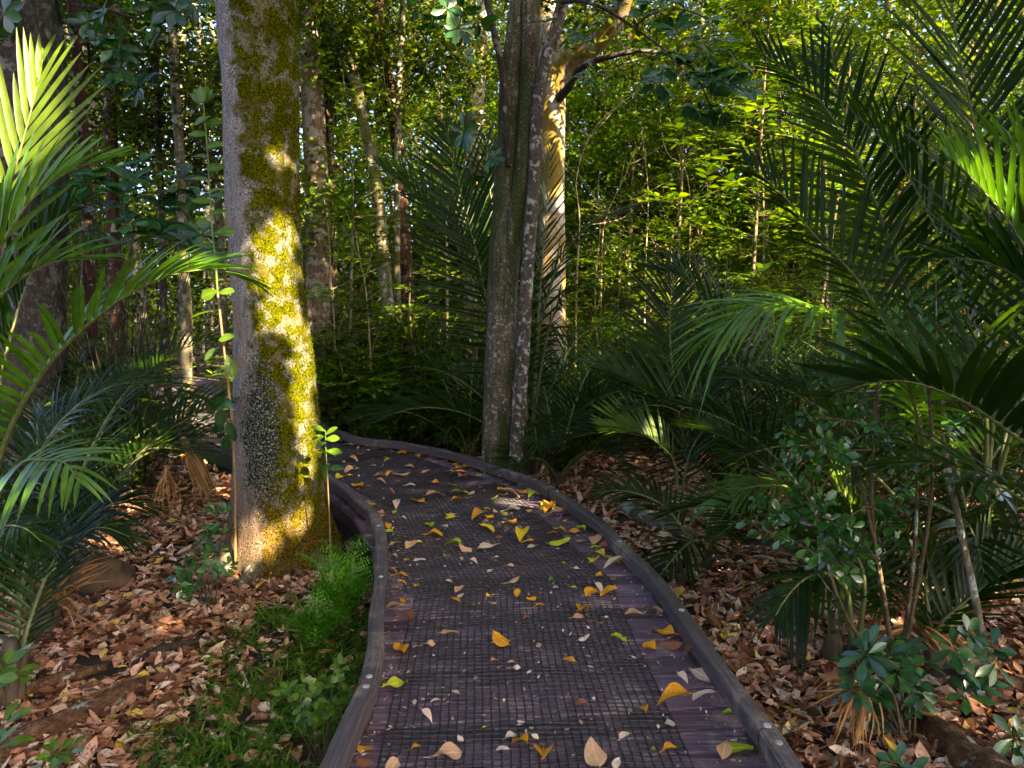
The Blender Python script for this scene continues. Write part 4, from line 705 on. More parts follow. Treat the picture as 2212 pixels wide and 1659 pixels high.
twiggy_shrub()
def fern(label, base, tips):
    b = at(*base); b[2] = ground_z(b[0], b[1]) + .02; T = thing('fern', label, 'fern', b)
    for x, y, d in tips:
        p = at(x, y, d); mid = b * .45 + p * .55 + Z * .11; c = spline([b, mid, p], 14); mb = MB(); tube(mb, c, [.003, .001], 14, 4, mat=1)
        tg = norm(np.gradient(c, axis=0)); Lf = np.linalg.norm(p - b)
        for i in range(3, 14):
            f = (i - 3) / 11; pl = Lf * .42 * (1 - f) ** .8 * min(1, .5 + f * 4) + .008
            s = norm(np.cross(tg[i], Z)); up = np.cross(s, tg[i])
            for sd in (-1, 1):
                D = norm(s * sd * .85 + tg[i] * .5 - up * .12 + rng.normal(0, .06, 3)); m = max(3, int(pl / .016)); q = c[i] + D * np.linspace(.004, pl, m)[:, None] - Z * .06 * np.linspace(0, pl, m)[:, None]
                s3 = norm(np.cross(D, up)); w = pl * .2 * (1 - np.linspace(0, 1, m)) ** .7 + .007
                for s4 in (-1, 1): leaves(mb, q, s3 * s4 * .8 + D * .5, up + rng.normal(0, .2, (m, 3)), w, w * .5 + .003, P_OVATE, 3, .1, .1)
        part('frond', mb, [M['fern'], M['stem_green']], T)
fern('lacy bright green fern beside the left kerb at the foot of the mossy trunk', (748, 1300, 4.25), [(648, 1195, 4.2), (705, 1170, 4.35), (778, 1160, 4.4), (672, 1262, 4.0), (798, 1232, 4.2)])
fern('lacy green fern in front of the mossy trunk, nearer the grass', (682, 1345, 4.0), [(612, 1285, 3.95), (622, 1350, 3.8), (690, 1265, 4.1), (745, 1335, 3.8), (680, 1390, 3.7)])
# ---------------------------------------------------------------- logs, stone, sticks
def log(label, pts, w, mat='log', name='log', cat='log', rough=.28, sides=12, dz=.0):
    P = []
    for x, y in pts:
        p = gp(x, y, -.2); p = gp(x, y, float(ground_z(p[0], p[1])) + dz); P.append(p)
    mb = MB(); r = [wpx(k, np.hypot(P[0][1], CAMZ)) / 2 for k in w]; tube(mb, P, r, 30, sides, rough=rough, scale=10, ridge=.7); solo(name, mb, M[mat], label, cat, loc=P[0])
log('rotting orange brown log lying in the litter at the lower right', [(1985, 1535), (2040, 1600), (2120, 1670), (2230, 1760)], [50, 66, 80, 90], dz=.03)
log('mossy log half buried in litter beyond the right kerb', [(1330, 1085), (1375, 1110), (1440, 1138), (1500, 1160)], [26, 34, 36, 28], 'bark_grey', dz=.03)
log('dark decaying log sunk in the litter at the lower left', [(-60, 1655), (60, 1600), (180, 1545), (320, 1470)], [56, 70, 58, 28], dz=.028)
log('dark curled bark strip on the litter left of the grass', [(285, 1436), (340, 1405), (400, 1392), (450, 1378)], [8, 18, 22, 10], 'bark_dark', 'bark_strip', 'bark', dz=.035)
log('dark root ridge crossing the litter at the left edge', [(-40, 1500), (60, 1490), (150, 1462), (230, 1440)], [34, 38, 30, 14], 'log', 'root', 'root', dz=.04)
for lab, pts, w in (('pale broken stick beside the right kerb at the bottom edge', [(1800, 1664), (1822, 1610), (1832, 1580)], [14, 12, 8]), ('thin pale twig lying on the litter below the mossy trunk', [(745 - 60, 1240 + 90), (560, 1300), (510, 1330), (440, 1345)], [4, 5, 4, 3]),
                    ('pale stick on the litter left of the grass', [(700, 1480), (640, 1445), (600, 1452)], [3, 4, 3]), ('grey stick in the litter behind the wiry shrub', [(1500, 1240), (1560, 1290), (1600, 1300)], [5, 6, 4]), ('pale stick leaning on the litter near the right kerb', [(1700, 1590), (1735, 1565), (1752, 1558)], [6, 6, 4])):
    log(lab, pts, w, 'stem_pale', 'stick', 'stick', .1, 6, .03)
def stone():
    c = at(222, 1245, 5.0); c[2] = ground_z(c[0], c[1]); mb = MB(); n, m = 14, 22; V = []
    for i in range(n):
        for j in range(m):
            a, b = math.pi * .5 * i / (n - 1), 2 * math.pi * j / m; q = np.array([.23 * math.sin(a) * math.cos(b), .17 * math.sin(a) * math.sin(b), .20 * math.cos(a) - .02]); V.append(c + q * (1 + .3 * nz(q, 5.) + .12 * nz(q, 14.)))
    mb.add(V, [[i * m + j, i * m + (j + 1) % m, (i + 1) * m + (j + 1) % m, (i + 1) * m + j][::-1] for i in range(n - 1) for j in range(m)], smooth=True); solo('stone', mb, M['stone'], 'rounded brown stone under the left palm fronds', 'stone', loc=c)
stone()
# ================================================================ palms
def frond(T, pts, Lm=.7, n=34, U=None, beta=34, w=.030, grav=.12, bare=.12, a0=68, a1=24, K=6, rib=.013, young=False, dead=False, skylit=False, tip=.45, rnd=None, name='frond', sides=(1, -1), label=None):
    c = spline(pts, 44); T_ = norm(np.gradient(c, axis=0)); U = np.array(U if U is not None else (0, -.3, 1.), float)
    Ui = norm(U - (T_ @ U)[:, None] * T_); S = np.cross(T_, Ui); mb = MB(); t = np.linspace(0, 1, 44)
    f3 = lambda A, tt: np.stack([np.interp(tt, t, A[:, i]) for i in range(3)], -1)
    for sd in sides:
        tau = np.linspace(0, 1, n) ** .95; tt = bare + (1 - bare) * tau * .995 + rng.normal(0, .003, n); tt = np.clip(tt, 0, 1)
        P, Tn, Un, Sn = f3(c, tt), norm(f3(T_, tt)), norm(f3(Ui, tt)), norm(f3(S, tt))
        al = np.radians(a0 + (a1 - a0) * tau ** 1.15) + rng.normal(0, .035, n); b = np.radians(beta) + rng.normal(0, .05, n)
        L = Lm * (np.sin(np.pi * (.14 + .70 * tau)) ** .75) * (1 - (1 - tip) * tau ** 4) * rng.uniform(.93, 1.05, n)
        D = Tn * np.cos(al)[:, None] + np.sin(al)[:, None] * (sd * Sn * np.cos(b)[:, None] + Un * np.sin(b)[:, None])
        N = Un * np.cos(b)[:, None] - sd * Sn * np.sin(b)[:, None] + rng.normal(0, .06, (n, 3))
        L = L * np.where(rng.random(n) < .09, rng.uniform(.45, .85, n), 1); ke = rng.random(n) > .05; P, D, N, L, tau, nk = P[ke], D[ke], N[ke], L[ke], tau[ke], int(ke.sum())
        leaves(mb, P, D, N, L, w * rng.uniform(.85, 1.1, nk) * (.75 + .35 * np.sin(np.pi * tau)), P_STRAP, K, .05, .28, grav * rng.uniform(.4, 1.7, nk), rnd=rng.random(nk) * .5 + (rng.random() * .5 if rnd is None else rnd * .5))
    o = part(name, mb, M['palm_dead' if dead else 'palm_young' if young else 'palm_skylit' if skylit else 'palm'], T)
    mb = MB(); tube(mb, c, [rib * 1.25, rib, rib * .75, rib * .4, rib * .15], 44, 7); part('midrib', mb, M['palm_dead' if dead else 'palm_rib'], o)
    if label: o['label'] = label
    return o
def arch(b, az, e0, e1, L, n=14):
    s = np.linspace(0, 1, n); e = np.radians(e0 + (e1 - e0) * s ** 1.35); st = L / (n - 1)
    d = np.stack([np.cos(az) * np.cos(e), np.sin(az) * np.cos(e), np.sin(e)], -1); return np.concatenate([[b], b + np.cumsum(d[:-1] * st, 0)])
def wild(T, az, e0, e1, L, b=None, **k):          # a frond that arches by itself from the palm's base
    b = np.array(T.location) + Z * .05 if b is None else b; az = R(az)
    frond(T, arch(b, az, e0, e1, L), U=np.array([-math.cos(az) * .8, -math.sin(az) * .8, .6]), **{**dict(Lm=L * .33, w=.020, n=36), **k})
def palm(label, base, group='nikau-like palms in the understorey', stubs=5, name='palm', h=.3):
    b = at(*base); b[2] = ground_z(b[0], b[1]); T = thing(name, label, 'palm', b, group)
    mb = MB(); tube(mb, [b - Z * .05, b + Z * h * .5, b + Z * h], [.07, .055, .03], 8, 9, rough=.2, scale=12); part('stem_base', mb, M['petiole'], T)
    for i in range(stubs):
        a = rng.random() * 6.28; mb = MB(); q = b + np.array([math.cos(a), math.sin(a), 0]) * .05; tube(mb, [q, q + np.array([math.cos(a) * .06, math.sin(a) * .06, h * .8]), q + np.array([math.cos(a) * .16, math.sin(a) * .16, h * rng.uniform(1., 1.6)])], [.018, .014, .010], 8, 6, rough=.1); part('leaf_stub', mb, M['petiole'], T)
    return T
AW = lambda x, y, z: (x, y, z)
# ---- right side
pr = palm('tall palm whose dark upright fronds fan across the upper right', (2105, 1345, 4.4))
frond(pr, px([(2105, 1200, 4.4), (2040, 900, 4.5), (1965, 640, 4.7), (1923, 524, 4.8), (1887, 426, 4.9), (1844, 325, 5.0), (1757, 202, 5.15), (1645, 112, 5.3)]), .80, 40, (.75, .55, .25), 42, .029, .04, .30, 74, 22)
frond(pr, px([(2120, 1200, 4.4), (2150, 800, 4.4), (2140, 520, 4.45), (2115, 325, 4.5), (2093, 217, 4.55), (2064, 72, 4.6), (2050, -60, 4.7), (2030, -200, 4.8)]), .85, 40, (.05, -.9, .3), 25, .029, .04, .30, 62, 25)
frond(pr, px([(2090, 1200, 4.4), (1990, 860, 4.5), (1890, 660, 4.7), (1830, 577, 4.8), (1757, 505, 4.9), (1690, 420, 5.0), (1615, 355, 5.15)]), .72, 38, (.7, .6, .3), 44, .027, .04, .3, 72, 22)
frond(pr, px([(2130, 1200, 4.5), (2190, 800, 4.7), (2200, 480, 4.9), (2170, 300, 5.0), (2150, 150, 5.1), (2150, -50, 5.2)]), .8, 34, (-.2, -.9, .2), 25, .027, .05, .3, 60, 25)
frond(pr, px([(2100, 1200, 4.6), (2040, 900, 4.9), (1960, 650, 5.2), (1900, 470, 5.4), (1850, 330, 5.5), (1810, 190, 5.6), (1790, 60, 5.7)]), .8, 34, (.3, .9, .2), 30, .027, .07, .3, 66, 25)
frond(pr, px([(2115, 1200, 4.4), (2130, 900, 4.35), (2080, 640, 4.4), (2010, 470, 4.5), (1930, 330, 4.6), (1850, 250, 4.7)]), .8, 36, (.6, -.2, .7), 30, .027, .09, .3, 66, 25)
frond(pr, px([(2110, 1200, 4.3), (2180, 950, 4.2), (2260, 700, 4.2), (2300, 450, 4.3), (2290, 200, 4.5)]), .8, 34, (-.8, -.4, .3), 30, .027, .06, .25, 64, 25)
# ---- near right, base outside the frame
pn = palm('near palm at the right edge with broad dark leaflets and sunlit tips', (2420, 1500, 3.1), stubs=2)
frond(pn, px([(2420, 1250, 3.1), (2310, 1020, 2.95), (2212, 955, 2.85), (2120, 890, 2.8), (2046, 850, 2.75), (1960, 824, 2.75), (1880, 828, 2.8), (1800, 855, 2.9)]), .62, 32, (.55, -.15, .8), 40, .038, .03, .22, 72, 26, K=7)
frond(pn, px([(2420, 1200, 3.1), (2330, 800, 3.05), (2250, 600, 3.0), (2180, 480, 3.05), (2130, 420, 3.1), (2080, 365, 3.2), (2040, 330, 3.3)]), .5, 30, (.6, -.1, .75), 35, .032, .03, .25, 66, 24, K=7, rnd=1., skylit=True)
frond(pn, px([(2430, 1200, 3.2), (2400, 900, 3.3), (2340, 620, 3.4), (2270, 430, 3.5), (2200, 330, 3.6), (2140, 290, 3.7)]), .55, 30, (.7, -.2, .6), 35, .032, .03, .25, 64, 24, rnd=1., skylit=True)
frond(pn, px([(2420, 1300, 3.0), (2300, 1150, 2.9), (2180, 1060, 2.85), (2060, 1010, 2.85), (1960, 1000, 2.9), (1880, 1020, 2.95)]), .55, 30, (.2, -.1, 1), 20, .026, .25, .2, 66, 26)
frond(pn, px([(2450, 1150, 3.3), (2360, 850, 3.3), (2290, 700, 3.2), (2200, 600, 3.2), (2100, 560, 3.3), (2010, 560, 3.4)]), .6, 32, (.4, -.2, .9), 36, .034, .05, .22, 68, 26)
# ---- arching bright frond and its palm
p5 = palm('palm with one bright arching frond reaching left above the wiry shrub', (2010, 1330, 4.7))
frond(p5, px([(2010, 1250, 4.7), (2000, 1000, 4.5), (1960, 820, 4.3), (1912, 749, 4.15), (1815, 688, 4.0), (1703, 655, 3.9), (1613, 668, 3.85), (1545, 720, 3.85)]), .70, 66, (-.1, -.25, 1), 12, .034, .42, .30, 68, 30, tip=.8, K=8, rnd=1.6, skylit=True, label='bright green arching frond')
wild(p5, 200, 62, -25, 1.9, K=6, Lm=.6); wild(p5, 150, 70, -10, 2.0, Lm=.62); wild(p5, 100, 68, -10, 1.9); wild(p5, 250, 55, -40, 1.5, Lm=.55); wild(p5, 20, 65, 0, 1.9); wild(p5, 320, 58, -25, 1.5)
# ---- fine low fronds right of the path
p7 = palm('low palm with fine drooping fronds behind the wiry shrub', (1800, 1250, 4.6), stubs=6)
frond(p7, px([(1800, 1200, 4.6), (1770, 1080, 4.5), (1725, 1056, 4.4), (1660, 1048, 4.3), (1600, 1060, 4.25), (1530, 1100, 4.2)]), .42, 36, (0, -.2, 1), 10, .017, .35, .25, 60, 20, rnd=.9, skylit=True)
for az, e0, e1, L in ((170, 50, -35, 1.2), (215, 55, -30, 1.3), (130, 62, -10, 1.5), (260, 45, -45, 1.1), (60, 60, -15, 1.4), (190, 72, 5, 1.6), (300, 50, -30, 1.2)): wild(p7, az, e0, e1, L, w=.02)
p8 = palm('young palm with yellow-green upright leaflets between darker fronds', (1850, 1170, 4.2), stubs=2, h=.12)
frond(p8, px([(1852, 1150, 4.2), (1842, 1110, 4.2), (1822, 1075, 4.2), (1790, 1030, 4.25), (1760, 1005, 4.3)]), .36, 13, (.6, -.3, .6), 30, .02, .0, .15, 52, 14, young=True, rnd=.6)
wild(p8, 60, 75, 20, .8, young=True, n=12); wild(p8, 160, 60, 0, .8, n=16)
# ---- mid right palms
p9 = palm('dark palm with silvery drooping fronds beyond the right kerb', (1575, 1120, 6.6), stubs=8)
frond(p9, px([(1575, 1080, 6.6), (1550, 960, 6.5), (1490, 895, 6.45), (1419, 858, 6.4), (1350, 822, 6.4), (1285, 797, 6.4)]), .75, 44, (.25, -.5, .9), 38, .028, .06, .2, 62, 20)
frond(p9, px([(1560, 1080, 6.6), (1480, 950, 6.7), (1462, 860, 6.75), (1448, 740, 6.8), (1450, 640, 6.9), (1462, 570, 7.)]), .80, 44, (-.2, -.9, .2), 20, .028, .06, .15, 72, 26)
frond(p9, px([(1590, 1080, 6.6), (1610, 900, 6.6), (1580, 760, 6.6), (1530, 660, 6.6), (1470, 600, 6.6), (1400, 580, 6.6)]), .75, 40, (.3, -.3, .9), 30, .028, .08, .2, 66, 24)
for az, e0, e1, L in ((110, 72, -10, 2.3), (60, 68, -15, 2.2), (20, 66, -20, 2.2), (340, 60, -25, 2.0), (190, 50, -30, 1.8), (225, 62, -15, 1.9), (260, 52, -35, 1.6), (300, 55, -30, 1.8), (85, 80, 20, 2.6)): wild(p9, az, e0, e1, L, w=.019, n=42, Lm=.55)
p10 = palm('palm seedling with a bright green upright stalk beside the right kerb', (1464, 1165, 5.7), stubs=1, h=.1)
frond(p10, px([(1465, 1160, 5.7), (1463, 1080, 5.7), (1460, 1010, 5.7), (1440, 975, 5.65), (1395, 940, 5.6), (1345, 925, 5.55), (1305, 920, 5.5)]), .42, 22, (.3, -.5, .8), 30, .026, .05, .50, 55, 18, young=True, rnd=.1, rib=.012)
frond(p10, px([(1466, 1160, 5.7), (1475, 1060, 5.75), (1490, 980, 5.8), (1520, 930, 5.9), (1560, 900, 6.)]), .45, 18, (-.2, -.5, .8), 30, .026, .05, .4, 55, 18)
p11 = palm('small dark palm fan drooping over the litter beside the right kerb', (1530, 1215, 4.9), stubs=2, h=.1)
frond(p11, px([(1530, 1215, 4.9), (1512, 1170, 4.8), (1480, 1180, 4.7), (1440, 1225, 4.6), (1415, 1260, 4.55)]), .30, 16, (-.3, -.5, .8), 10, .022, .25, .2, 70, 20)
frond(p11, px([(1530, 1215, 4.9), (1540, 1160, 4.8), (1560, 1150, 4.7), (1590, 1165, 4.6)]), .28, 14, (.1, -.4, .9), 15, .02, .15, .2, 65, 20)
frond(p11, px([(1510, 1200, 5.0), (1450, 1110, 5.1), (1400, 1075, 5.2), (1340, 1060, 5.2), (1290, 1065, 5.2)]), .34, 24, (0, -.4, .9), 15, .02, .15, .2, 58, 20)
p12 = palm('low palm with grey-green fronds drooping to the litter at the lower right', (1800, 1400, 3.6), stubs=3, h=.15)
frond(p12, px([(1840, 1390, 3.6), (1830, 1280, 3.6), (1790, 1240, 3.55), (1740, 1250, 3.5), (1700, 1290, 3.45), (1675, 1330, 3.4)]), .34, 30, (-.2, -.4, .9), 5, .017, .5, .25, 66, 25)
frond(p12, px([(1850, 1400, 3.6), (1868, 1280, 3.6), (1855, 1210, 3.65), (1815, 1165, 3.7), (1760, 1150, 3.7)]), .36, 26, (-.2, -.5, .8), 20, .018, .2, .25, 62, 22)
p13 = palm('low spreading palm with stiff blue-green leaflets at the right edge', (2018, 1400, 3.6), stubs=3, h=.1)
frond(p13, px([(2018, 1395, 3.6), (2035, 1345, 3.6), (2085, 1300, 3.6), (2150, 1250, 3.6), (2230, 1210, 3.6)]), .42, 26, (-.5, -.5, .7), 35, .024, .03, .1, 62, 20)
frond(p13, px([(2018, 1395, 3.6), (2005, 1320, 3.65), (2000, 1250, 3.7), (2020, 1180, 3.75)]), .36, 20, (.3, -.7, .5), 25, .022, .04, .1, 58, 20)
wild(p13, 20, 55, -10, 1.2); wild(p13, 120, 60, -5, 1.1)
# ---- centre palm
pc = palm('palm behind the forked tree with arching dark fronds either side of it', (1150, 1010, 8.1), stubs=6)
frond(pc, px([(1125, 940, 8.1), (1082, 760, 8.0), (1050, 640, 7.95), (1032, 556, 7.9), (1004, 451, 7.9), (984, 365, 7.95), (963, 278, 8.0)]), 1.0, 46, (-.35, -.85, .3), 22, .034, .05, .18, 72, 25)
frond(pc, px([(1120, 940, 8.1), (1070, 720, 8.2), (1010, 585, 8.3), (976, 514, 8.35), (920, 450, 8.4), (865, 396, 8.5), (820, 360, 8.6)]), .85, 42, (.35, -.35, .8), 48, .032, .04, .2, 62, 22)
frond(pc, px([(1150, 940, 8.0), (1165, 720, 7.9), (1190, 620, 7.8), (1220, 550, 7.75), (1262, 498, 7.7), (1315, 462, 7.7), (1380, 440, 7.7), (1430, 436, 7.7), (1475, 450, 7.7)]), .62, 44, (.1, -.2, 1), 8, .028, .35, .25, 60, 20)
frond(pc, px([(1148, 940, 8.1), (1160, 720, 8.2), (1172, 560, 8.3), (1182, 440, 8.4), (1190, 310, 8.5)]), .5, 26, (.3, -.9, .1), 30, .022, .03, .2, 50, 20)
frond(pc, px([(1150, 940, 8.0), (1175, 760, 7.8), (1205, 660, 7.7), (1235, 620, 7.6), (1275, 610, 7.5), (1310, 640, 7.5)]), .6, 30, (.1, -.2, 1), 5, .03, .4, .25, 66, 24)
frond(pc, px([(1140, 940, 8.0), (1130, 760, 8.2), (1090, 560, 8.4), (1060, 420, 8.6), (1050, 300, 8.8)]), .9, 34, (.2, .9, .2), 25, .03, .05, .2, 60, 22)
for az, e0, e1, L in ((30, 60, -25, 2.4), (60, 70, -10, 2.6), (330, 62, -30, 2.2), (150, 60, -20, 2.3), (200, 55, -35, 2.0), (270, 60, -40, 1.6)): wild(pc, az, e0, e1, L, n=40, w=.02, Lm=.62)
pc2 = palm('low dark palm at the foot of the golden trunk, right of the forked tree', (1205, 1030, 7.5), stubs=8, h=.4)
for az, e0, e1, L in ((20, 62, 0, 1.7), (60, 70, 10, 1.8), (340, 55, -15, 1.5), (100, 65, 5, 1.6), (300, 50, -30, 1.2), (0, 50, -25, 1.6), (240, 50, -40, 1.0)): wild(pc2, az, e0, e1, L, n=34, Lm=.55)
# ---- left side
pl = palm('palm at the left with a long glossy frond arching in front of the mossy trunk', (95, 1330, 4.2), stubs=8)
frond(pl, px([(-40, 1150, 3.9), (17, 940, 3.75), (104, 790, 3.65), (208, 686, 3.6), (312, 617, 3.6), (400, 588, 3.6), (470, 583, 3.65), (530, 605, 3.7)]), .62, 40, (-.35, -.2, .9), 26, .030, .16, .18, 62, 16, K=8, rnd=.9, skylit=True)
frond(pl, px([(20, 1230, 4.2), (60, 1060, 4.3), (110, 940, 4.4), (180, 870, 4.5), (260, 830, 4.6), (350, 830, 4.7), (430, 860, 4.8)]), .6, 46, (-.2, -.3, .9), 20, .017, .3, .2, 60, 18)
frond(pl, px([(0, 1200, 4.1), (-10, 900, 4.2), (30, 700, 4.3), (80, 560, 4.4), (150, 450, 4.5)]), .7, 34, (-.6, -.4, .6), 34, .032, .05, .2, 66, 22)
frond(pl, px([(60, 1280, 4.1), (140, 1150, 4.1), (220, 1100, 4.15), (270, 1085, 4.2), (330, 1105, 4.3)]), .42, 40, (-.1, -.3, 1), 12, .015, .3, .2, 56, 16)
frond(pl, px([(40, 1290, 4.0), (90, 1200, 3.9), (160, 1160, 3.9), (220, 1140, 3.9), (280, 1160, 3.9)]), .36, 40, (-.1, -.3, 1), 12, .014, .3, .2, 56, 16)
for az, e0, e1, L in ((60, 66, -5, 1.9), (120, 66, -10, 2.0), (160, 60, -20, 1.8), (85, 70, 0, 2.2), (200, 55, -20, 1.6), (100, 50, -20, 1.5), (140, 50, -30, 1.3)): wild(pl, az, e0, e1, L, n=44, Lm=.5, w=.018)
pl2 = palm('near palm at the left edge with a sunlit yellow-green upright frond', (-190, 1450, 3.0), stubs=2)
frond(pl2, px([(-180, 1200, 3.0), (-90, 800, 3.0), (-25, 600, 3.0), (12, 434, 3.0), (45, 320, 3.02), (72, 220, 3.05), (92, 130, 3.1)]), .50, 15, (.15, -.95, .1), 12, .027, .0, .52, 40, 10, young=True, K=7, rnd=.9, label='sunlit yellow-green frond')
frond(pl2, px([(-180, 1200, 3.0), (-120, 900, 2.9), (-70, 720, 2.85), (-10, 560, 2.8), (60, 440, 2.8), (150, 370, 2.85), (230, 345, 2.9)]), .5, 24, (-.3, -.5, .8), 26, .030, .08, .3, 58, 18, K=7, rnd=1.1, skylit=True)
frond(pl2, px([(-190, 1200, 2.9), (-130, 900, 2.7), (-80, 740, 2.6), (0, 640, 2.6), (100, 570, 2.6), (200, 560, 2.65)]), .48, 22, (-.3, -.4, .8), 26, .028, .1, .3, 58, 18, K=7, rnd=.6, skylit=True)
pl3 = palm('low palm at the left with a blue-green frond tip drooping over the litter', (20, 1360, 3.5), stubs=4)
frond(pl3, px([(-60, 1250, 3.4), (0, 1060, 3.3), (50, 1000, 3.2), (94, 993, 3.1), (140, 1000, 3.0), (170, 1040, 2.95)]), .42, 18, (.1, -.5, .9), 8, .026, .28, .35, 70, 30, K=8, rnd=.9, skylit=True)
frond(pl3, px([(-60, 1280, 3.5), (-40, 1180, 3.3), (0, 1140, 3.2), (50, 1140, 3.1), (90, 1170, 3.05)]), .3, 30, (-.1, -.4, .9), 12, .015, .3, .2, 58, 20)
wild(pl3, 85, 66, -5, 1.3, w=.018, n=38); wild(pl3, 110, 60, -15, 1.5, w=.018, n=38)
# ---- background palms
for lab, b, fr in (('small palm in the shade behind the mossy tree, right of its trunk', (735, 880, 10.5), ((200, 60, -20, 1.8), (20, 65, -20, 1.8), (90, 75, 0, 2.), (150, 70, -10, 1.9), (320, 55, -30, 1.5), (250, 55, -35, 1.4))),
                   ('low palm beyond the far kerb, left of the forked tree', (900, 900, 9.8), ((180, 60, -25, 1.9), (30, 60, -25, 1.8), (60, 72, -5, 2.2), (120, 70, -5, 2.2), (0, 50, -30, 1.6), (220, 58, -25, 1.7), (300, 55, -30, 1.4))),
                   ('feathery palm between the far kerb and the forked tree', (1010, 900, 9.0), ((170, 62, -20, 1.9), (140, 74, 0, 2.3), (40, 64, -20, 1.8), (90, 76, 10, 2.2), (200, 55, -30, 1.6), (250, 55, -35, 1.3))),
                   ('palm in the shade right of the golden trunk', (1310, 930, 9.2), ((10, 60, -20, 1.9), (60, 70, -10, 2.1), (130, 66, -10, 2.), (180, 58, -25, 1.8), (330, 52, -30, 1.5), (230, 56, -30, 1.4), (90, 78, 10, 2.2))),
                   ('palm in the thicket left of the upper right fronds', (1680, 900, 8.4), ((120, 72, -5, 2.4), (160, 62, -20, 2.2), (60, 70, -10, 2.3), (200, 56, -30, 1.9), (20, 60, -20, 2.1), (240, 56, -30, 1.7), (90, 80, 15, 2.6))),
                   ('palm deep in shade behind the bright arching frond', (1850, 950, 6.6), ((130, 70, -5, 2.4), (170, 60, -20, 2.1), (90, 78, 15, 2.6), (50, 70, -10, 2.3), (10, 60, -20, 2.1), (215, 56, -30, 1.7))),
                   ('palm in deep shade behind the left fronds', (150, 1010, 6.4), ((20, 60, -20, 2.), (60, 72, -5, 2.3), (110, 74, 0, 2.2), (340, 54, -30, 1.7), (150, 62, -15, 2.0), (270, 56, -35, 1.3), (0, 50, -30, 1.8)))):
    T = palm(lab, b, stubs=4)
    for az, e0, e1, L in fr: wild(T, az + rng.normal(0, 8), e0, e1, L, n=36, K=5, Lm=L * .32, w=.019)
def tussock(label, base, n=26, L=.55):
    b = at(*base); b[2] = ground_z(b[0], b[1]); a = rng.random(n) * 6.283; e = rng.uniform(.5, 1.35, n); mb = MB()
    D = np.stack([np.cos(a) * np.cos(e), np.sin(a) * np.cos(e), np.sin(e)], -1); N = np.stack([-np.cos(a) * np.sin(e), -np.sin(a) * np.sin(e), np.cos(e)], -1); l = L * rng.uniform(.6, 1.15, n)
    leaves(mb, b + rng.normal(0, .03, (n, 3)) * [1, 1, 0], D, N, l, .022, P_STRAP, 8, .15, .3, .35); solo('tussock', mb, M['palm'], label, 'tussock', 'strap-leaved tussocks beyond the far kerb', loc=b)
tussock('grassy strap-leaved tussock beyond the far kerb beside the forked tree', (1030, 990, 7.8), 34, .6)
tussock('grassy strap-leaved tussock beyond the far kerb, middle of three', (975, 965, 8.5), 28, .5)
tussock('grassy strap-leaved tussock beyond the far kerb nearest the mossy tree', (900, 945, 9.3), 28, .5)
# ---- dead fronds
def dead_bundle(label, base, rays, n, w, name='dead_frond', d0=None):
    b = at(*base); mb = MB()
    for (x, y, d) in rays:
        p = at(x, y, d)
        for k in range(n):
            e = p + rng.normal(0, .035, 3); m = b * .45 + e * .55 + rng.normal(0, .02, 3) + Z * .03; c = spline([b + rng.normal(0, .01, 3), m, e], 9); t = norm(np.gradient(c, axis=0)); s = norm(np.cross(t, [0.2, -1, .3]))
            ww = w * np.array([.5, .9, 1, 1, .9, .8, .6, .4, .1])[:, None]; V = np.stack([c - s * ww, c + s * ww], 1).reshape(-1, 3); lf = np.zeros((18, 3)); lf[:, 0] = rng.random(); lf[:, 1] = np.repeat(np.linspace(0, 1, 9), 2); lf[:, 2] = np.tile([0, 1], 9)
            mb.add(V, [[i * 2, i * 2 + 1, i * 2 + 3, i * 2 + 2] for i in range(8)], lf=lf, smooth=True)
    solo(name, mb, M['palm_dead'], label, 'dead frond', loc=b)
dead_bundle('golden dead palm frond hanging down left of the mossy trunk', (396, 945, 6.2), [(455, 1085, 6.1), (440, 1075, 6.15), (470, 1060, 6.2), (430, 1040, 6.1), (465, 1090, 6.1)], 9, .006)
dead_bundle('thin dead straw leaves dangling above the litter left of the golden frond', (360, 1010, 5.8), [(372, 1120, 5.8), (342, 1110, 5.7), (390, 1105, 5.8), (330, 1130, 5.7)], 3, .004)
dead_bundle('curled rust brown dead frond under the glossy rosette shrub', (1872, 1478, 2.95), [(1792, 1548, 2.9), (1805, 1590, 2.85), (1825, 1610, 2.85), (1780, 1520, 2.95), (1845, 1615, 2.85), (1860, 1600, 2.85)], 9, .004)
dead_bundle('brown dead frond lying in the litter at the foot of the low right palm', (1960, 1350, 3.7), [(1870, 1420, 3.5), (2050, 1430, 3.4), (2080, 1410, 3.5)], 10, .006)
dead_bundle('dry brown fronds at the base of the left palm', (120, 1290, 4.2), [(60, 1330, 4.0), (160, 1300, 4.1), (230, 1220, 4.3), (40, 1260, 4.1), (180, 1340, 4.0)], 10, .006)
